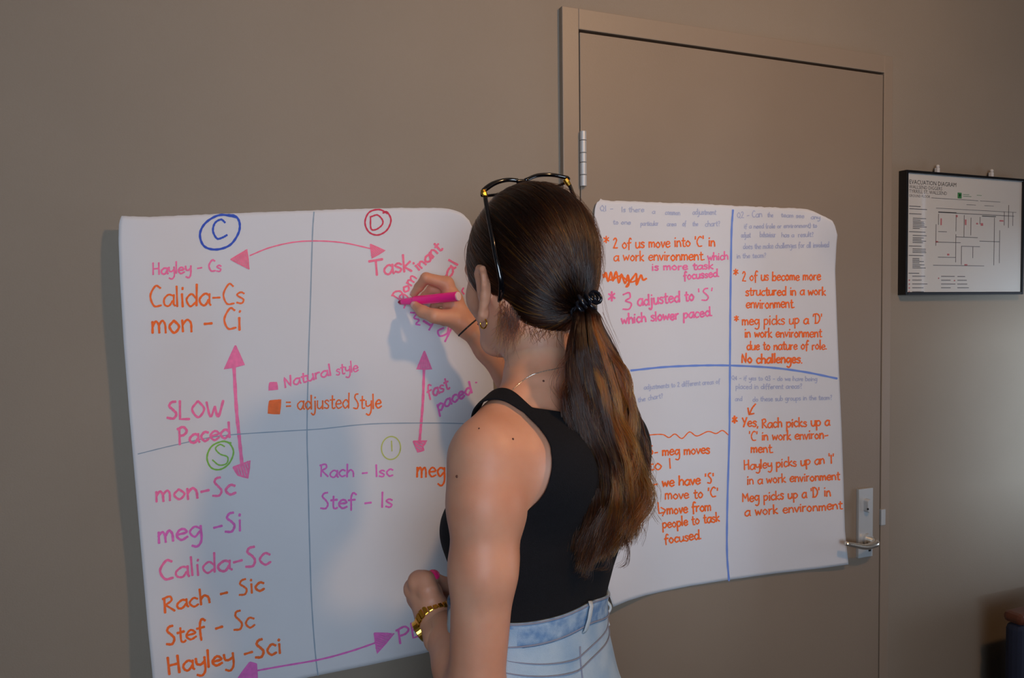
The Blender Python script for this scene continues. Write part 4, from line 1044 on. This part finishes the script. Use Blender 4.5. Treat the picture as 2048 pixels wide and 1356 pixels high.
# --- ponytail
yb = lambda py: np.interp(py, [600, 640, 700, 800, 900, 1000, 1150], [-.560, -.578, -.588, -.596, -.603, -.604, -.600])
LE = [(612, 1148), (640, 1146), (680, 1139), (730, 1136), (780, 1137), (830, 1141), (880, 1146), (930, 1168), (980, 1177), (1030, 1172), (1080, 1160), (1110, 1153), (1150, 1158)]
RE = [(612, 1176), (625, 1196), (660, 1209), (700, 1228), (740, 1246), (790, 1258), (830, 1266), (880, 1279), (930, 1288), (980, 1286), (1030, 1274), (1080, 1254), (1110, 1238), (1150, 1190)]
LE = np.array(LE, float); RE = np.array(RE, float)
polys = []; cols = []; T_ = np.r_[np.linspace(0, .12, 5)[:-1], np.linspace(.12, 1, 18)]
def pony(u, v, end, wob, ph, ex=0):
    """u across (0 left .. 1 right), v front/back in the bunch, end = how far down it reaches"""
    P = []
    for s in T_:
        py = 612+s*(end-612); l = np.interp(py, LE[:, 0], LE[:, 1]); r = np.interp(py, RE[:, 0], RE[:, 1])
        cl_ = .5+(u-.5)*(1.0); px = l+(r-l)*cl_
        px += wob*math.sin(ph+py*.024)*smoothstep(640, 780, py)+wob*.45*math.sin(ph*2+py*.052)*smoothstep(640, 720, py)+ex*smoothstep(.62, 1, s)
        th = np.interp(py, [612, 660, 800, 1000, 1150], [.010, .020, .026, .022, .008])
        P.append(at(px, py, yb(py)-th*v*math.sqrt(max(0, 1-(2*u-1)**2))+.002*math.sin(ph+py*.03)))
    P[0] = ANC+(P[0]-at(1162, 612, yb(612)))*.6
    P = [ANC-F_*-.01]+P
    return P
NL = 38
locks = [((k+.5)/NL+rng.uniform(-.03, .03), rng.uniform(-1, 1)) for k in range(NL)]
lockhl = [rng.uniform() < .05+.68*smoothstep(.40, .8, l_[0]) for l_ in locks]; lockc = [blond if rng.uniform() < .15 else cop*rng.uniform(.5, 1.2) for _ in range(NL)]
for i in range(8000):
    lu, lv2 = locks[i % NL]; rad_ = rng.uniform(0, 1)**.7*.075; aa = rng.uniform(0, 6.28)
    u = np.clip(lu+rad_*math.cos(aa), -.02, 1.02); v = np.clip(lv2+rad_*6*math.sin(aa), -1, 1)
    lock_ph = (i % NL)*1.7; e = 1152-70*abs(u-.28)**.9-rng.uniform(0, 190)*rng.uniform()**1.3-14*((i % NL) % 4)
    P = pony(u, v, e, 6+4*((i % NL) % 3), lock_ph+rng.normal(0, .35), ex=rng.normal(0, 9)+(10 if (i % NL) % 5 == 0 and u > .6 else 0))
    polys.append(P)
    s = np.linspace(0, 1, len(P))[:, None]; bias = smoothstep(.30, .85, u)
    hl = lockhl[i % NL] if rng.uniform() < .85 else rng.uniform() < .2; tip = cop*.55 if rng.uniform() < .5 else mid
    c0 = dark*.6+mid*.4*rng.uniform(.3, 1.3); c1 = lockc[i % NL]*rng.uniform(.5, 1.2) if hl else (mid*rng.uniform(.15, .9)*(1+.6*bias))
    c1[3] = 1; w_ = smoothstep(.05, .45, s); c = c0*(1-w_)+c1*w_; c = c*(1-.35*s**2)+tip*.35*s**2; c[:, 3] = 1; cols.append(c)
core = []
for py in (628, 650, 700, 760, 820, 880, 940, 980, 1010):
    l = np.interp(py, LE[:, 0], LE[:, 1]); r = np.interp(py, RE[:, 0], RE[:, 1]); core.append((at((l+r)/2, py, yb(py)), (r-l)/2/1550*.55*(1 if py < 990 else .3)))
pc = MB(); n = 20; VV = []; FF = []
for c_, r_ in core:
    for k in range(n): a = 2*math.pi*k/n; VV.append(c_+RV*math.cos(a)*r_+FV*math.sin(a)*min(.012, r_*.5))
for i in range(len(core)-1):
    for k in range(n): FF.append((i*n+k, i*n+(k+1) % n, (i+1)*n+(k+1) % n, (i+1)*n+k))
FF += [tuple(range(n))[::-1], tuple((len(core)-1)*n+k for k in range(n))]
po = mesh('ponytail', VV, FF, M['hairbase'], pe)
strands('ponytail_strands', polys, .00036, .00016, cols, po)['kind'] = 'stuff'
# stray wisps
polys = []; cols = []
wis = [([(1262, 850), (1282, 900), (1300, 960), (1302, 1000)], 9), ([(1270, 950), (1285, 990), (1300, 1020), (1314, 1042)], 12), ([(1262, 1000), (1275, 1040), (1285, 1065), (1276, 1090)], 8), ([(1246, 1060), (1256, 1100), (1252, 1125), (1240, 1134)], 16),
       ([(1192, 560), (1202, 590), (1212, 640), (1232, 690)], 3), ([(1150, 690), (1125, 730), (1108, 770), (1128, 800)], 8), ([(1152, 700), (1118, 735), (1112, 790), (1140, 830)], 6), ([(1200, 630), (1230, 700), (1262, 800), (1280, 900)], 5), ([(1190, 1080), (1180, 1120), (1176, 1150), (1168, 1158)], 26), ([(1200, 1080), (1215, 1110), (1212, 1135), (1196, 1142)], 16)]
for P, k_ in wis:
    for _ in range(k_):
        j = rng.normal(0, 3.2, 2); y = yb(P[1][1])
        q = [at(p[0]+j[0]*(.4+.6*i)+rng.normal(0, 1), p[1]+j[1], y-.006) for i, p in enumerate(P)]
        polys.append([tuple(v) for v in catmull(q, 5)]); cols.append(mid*rng.uniform(.6, 1.6))
for c in cols: c[3] = 1
strands('stray_hair', polys, .00024, .00008, cols, po)['kind'] = 'stuff'
# coiled hair tie at the root of the ponytail
ct = MB(); cA = at(1171, 607, -.572); d1 = nrm(RV*.55+UV*-.83); d1 = nrm(RV*.62-UV*.35); d2 = nrm(UV*.8+RV*.5)
P = []
ta = nrm(RV*.50+UV*.86*.6-FV*.5); tb = np.cross(ta, nrm(at(1190, 660, -.58)-ANC)); 
pd = nrm(at(1196, 640, -.58)-at(1158, 600, -.56)); a1 = nrm(np.cross(pd, FV)); a2 = np.cross(pd, a1)
cA = at(1172, 610, -.570)
for k in range(15*12+1):
    q = 2*math.pi*k/(15*12); big = a1*math.cos(q)*.0170+a2*math.sin(q)*.0135; er_ = nrm(big)
    w_ = 2*math.pi*k/12; jj = 1+.25*math.sin(q*5); P.append(cA+big+er_*math.cos(w_)*.0052*jj+pd*(math.sin(w_)*.0075*jj+.003*math.sin(q*3)))
MB().tube(P, .0021, 8, caps=False).build('hair_tie', M['coil'], pe, smooth=True)

# ------------------------------------------------------------------ things she wears and holds
# wrist elastic
wa = nrm(at(976, 698, -.112)-RWR); w1 = nrm(np.cross(wa, [0, 0, 1])); w2 = np.cross(wa, w1)
MB().torus(RWR+wa*.004, .0238, .0019, w1, w2, 40, 8).build('wrist_elastic', M['elastic'], pe, smooth=True)
# earring
ec = hp(-.0775, .016, -.0945)
MB().torus(ec, .0066, .0011, F_, U_, 24, 8).build('earring', M['gold'], pe, smooth=True)
# necklace chain at the back of the neck, draped on the skin
P = []
for px, py in [(1003, 800), (1015, 790), (1030, 775), (1046, 761), (1060, 752), (1072, 747), (1090, 742), (1110, 738), (1130, 733)]:
    o = CAM; d = nrm(at(px, py, 0)-CAM); tt = .6
    for _ in range(60):
        s_ = field(body, (o+d*tt)[None, :])[0]; tt += s_*.8
        if s_ < 3e-4: break
    P.append(o+d*(tt-.0010))
P = catmull(P, 7); MB().tube(P, [.0004+.0004*(k % 2) for k in range(len(P))], 6).build('necklace', M['chrome'], pe, smooth=True)
# glasses pushed up on her hair
gr = empty('glasses', tuple(hp(0, .04, .10))); tag(gr, 'black rimmed glasses with gold hinges pushed up on top of her hair', 'glasses')
YG = -.40
def gp_(px, py, y): return at(px, py, y)
def yr(px, fw=0): return -.452+.016*(px-966)/170+fw
frL = [(964, 391), (966, 380), (985, 366), (1012, 359), (1034, 361), (1035, 371), (1022, 381), (1000, 388), (978, 391)]
frR = [(1048, 364), (1062, 355), (1086, 349.5), (1112, 351), (1136, 356), (1134, 363), (1116, 372), (1090, 379), (1060, 376)]
frL = [(a, b_, yr(a, .012*math.sin((a-960)/80*math.pi/1.1)+(.010 if i > 4 else 0))) for i, (a, b_) in enumerate(frL)]
frR = [(a, b_, yr(a, .012*math.sin((1140-a)/95*math.pi/1.1)+(.012 if i > 4 else 0))) for i, (a, b_) in enumerate(frR)]
def onhair(px, py, lift=.004):
    o = CAM; d = nrm(at(px, py, 0)-CAM); q = AX@(o-HC)-SL; w_ = AX@d
    R3 = (SR+lift)*1.01; A_ = (w_/R3)@(w_/R3); B_ = (w_/R3)@(q/R3); C_ = (q/R3)@(q/R3)-1; D_ = B_*B_-A_*C_
    tt = (-B_-math.sqrt(D_))/A_ if D_ > 0 else -B_/A_
    return o+d*tt
def loop3(P, n=6):
    P = [gp_(*p) for p in P]; Q = catmull(P+[P[0]], n); return Q[:-1]
for nm, P in (('L', frL), ('R', frR)):
    Q = loop3(P); cen = np.mean(Q, 0)
    fo = MB().tube(Q+[Q[0]], .0022, 10, caps=False, up=FV).build('rim', M['gloss'], gr, smooth=True); local(fo, gr)
    Vl = [tuple(cen)]+[tuple(q) for q in Q]; n = len(Q)
    local(mesh('lens', Vl, [(0, 1+i, 1+(i+1) % n) for i in range(n)], M['glass'], gr), gr)
local(MB().tube(catmull([gp_(1033, 363, yr(1033, .006)), gp_(1041, 362, yr(1041, .006)), gp_(1050, 362, yr(1050, .006))], 4), .0028, 8).build('bridge', M['gloss'], gr, smooth=True), gr)
local(MB().tube(catmull([*[gp_(a, b_, yr(a, .012*math.sin((a-960)/80*math.pi/1.1))) for a, b_ in ((966, 383), (990, 367), (1014, 360), (1036, 361))]], 5), .0030, 8).build('brow_bar', M['gloss'], gr, smooth=True), gr)
local(MB().tube(catmull([*[gp_(a, b_, yr(a, .012*math.sin((1140-a)/95*math.pi/1.1))) for a, b_ in ((1050, 361), (1075, 351), (1105, 350), (1136, 356))]], 5), .0030, 8).build('brow_bar', M['gloss'], gr, smooth=True), gr)
for a, b_ in (((966, 380, -.454), (972, 396, -.458)), ((1130, 358, -.438), (1141, 374, -.440))):
    a = gp_(*a); b_ = gp_(*b_)
    local(MB().tube([a, a*.6+b_*.4, a*.3+b_*.7, b_], [.0040, .0044, .0036, .0030], 10, flat=.7).build('hinge', M['gold'], gr, smooth=False, bevel=.0006), gr)
tl = [(969, 392, -.440), (976, 430, -.462), (984, 470, -.478), (991, 510, -.490), (999, 545, -.500), (1003, 575, -.512), (1000, 603, -.520)]
tq = [gp_(970, 392, -.458)]+[onhair(p[0], p[1]) for p in tl[1:-1]]+[onhair(1000, 603, .002)]
local(MB().tube(catmull(tq, 6), [.0030]*20+list(np.linspace(.003, .0042, 12))+list(np.linspace(.0042, .0036, 5)), 10, flat=.6, up=RV).build('temple', M['gloss'], gr, smooth=True), gr)
tr_ = [(1139, 370, -.345), (1146, 388, -.36), (1152, 405, -.375), (1160, 430, -.39), (1166, 470, -.40)]
local(MB().tube(catmull([gp_(1139, 370, -.440), gp_(1146, 388, -.445), gp_(1153, 405, -.450), gp_(1160, 425, -.452), gp_(1166, 455, -.45)], 6), .0030, 10, flat=.6, up=RV).build('temple', M['gloss'], gr, smooth=True), gr)
q = gp_(1000, 530, -.506)
# marker
A0, A1 = at(796.5, 604.5, -.0125), at(918, 592.5, -.122)
mk = empty('marker', tuple((A0+A1)/2)); tag(mk, 'hot pink marker held in her right hand against the sheet', 'marker')
ad_ = nrm(A1-A0); L_ = np.linalg.norm(A1-A0); mp2 = lambda s: A0+ad_*s
for nm, ss, rs, mm in (('nib', (0, .002, .006, .0085), (.0012, .0028, .0034, .0036), 'nib'), ('grip', (.0085, .012, .026, .034, .038), (.0046, .0058, .0066, .0072, .0080), 'markerpink'), ('barrel', (.038, .040, L_-.004, L_-.0028), (.0082, .0086, .0090, .0087), 'markerpink'), ('end_plug', (L_-.0028, L_-.0005, L_), (.0082, .0080, .0072), 'markerwhite')):
    local(MB().tube([mp2(s) for s in ss], list(rs), 28).build(nm, M[mm], mk, smooth=(nm == 'barrel')), mk)
# watch
wax = nrm(LWR-LMID); v1 = nrm(np.cross(wax, [0, 0, 1])); v2 = np.cross(v1, wax)
wc_ = LWR-wax*.006; wr = empty('wristwatch', tuple(wc_)); tag(wr, 'gold link wristwatch on her lowered left wrist', 'watch')
NLk = 24; fa = None
best = min(range(360), key=lambda a: np.linalg.norm((v1*math.cos(math.radians(a))+v2*math.sin(math.radians(a)))-nrm(-RV*.9-UV*.35+FV*.1)))
for k in range(NLk):
    a = math.radians(best)+2*math.pi*(k+.5)/NLk
    if abs(((a-math.radians(best)+math.pi) % (2*math.pi))-math.pi) < .50: continue
    er_ = v1*math.cos(a)+v2*math.sin(a); et = -v1*math.sin(a)+v2*math.cos(a); c_ = wc_+er_*.0266
    b8 = [c_+wax*x*.0070+et*y*.0031+er_*z*.0014 for x in (-1, 1) for y in (-1, 1) for z in (-1, 1)]
    local(mesh('link', b8, [(0, 1, 3, 2), (4, 6, 7, 5), (0, 4, 5, 1), (2, 3, 7, 6), (0, 2, 6, 4), (1, 5, 7, 3)], M['gold'], wr, smooth=False), wr)
    wr.children[-1].modifiers.new('bevel', 'BEVEL').width = .0008
a = math.radians(best); er_ = v1*math.cos(a)+v2*math.sin(a)
cs_ = local(MB().tube([wc_+er_*.0215, wc_+er_*.0225, wc_+er_*.0295, wc_+er_*.0305], [.0135, .0150, .0150, .0135], 28).build('watch_case', M['gold'], wr, smooth=False), wr)
local(MB().tube([wc_+er_*.0305, wc_+er_*.0308], .0122, 24).build('dial', M['gloss'], wr), wr)
local(MB().tube([wc_+er_*.026+wax*.0150, wc_+er_*.026+wax*.0185], .0022, 10).build('crown', M['gold'], wr), wr)

# ------------------------------------------------------------------ navy chair whose back just enters the frame
ch = empty('chair', (0, 0, 0)); tag(ch, 'dark navy chair with a brown timber top rail at the far right edge', 'chair')
cx = at(2040, 1300, -.16)[0]; zt = at(2046, 1214, -.12)[2]
ch.location = (cx+.22, -.16, 0)
bk = MB(); V = []; F = []
def cbox(name, a, b_, m, par=ch, bev=.012): return local(box(name, a, b_, m, par, bevel=bev), ch)
cbox('backrest', (cx, -.155, .42), (cx+.44, -.115, zt-.028), M['navy'], bev=.015)
cbox('top_rail', (cx+.004, -.160, zt-.03), (cx+.436, -.108, zt), M['wood'], bev=.012)
cbox('seat', (cx, -.60, .40), (cx+.44, -.13, .46), M['navy'], bev=.02)
for x in (cx+.02, cx+.39):
    for y in (-.58, -.16): cbox('leg', (x, y, 0), (x+.03, y+.03, .41), M['wood'], bev=.004)
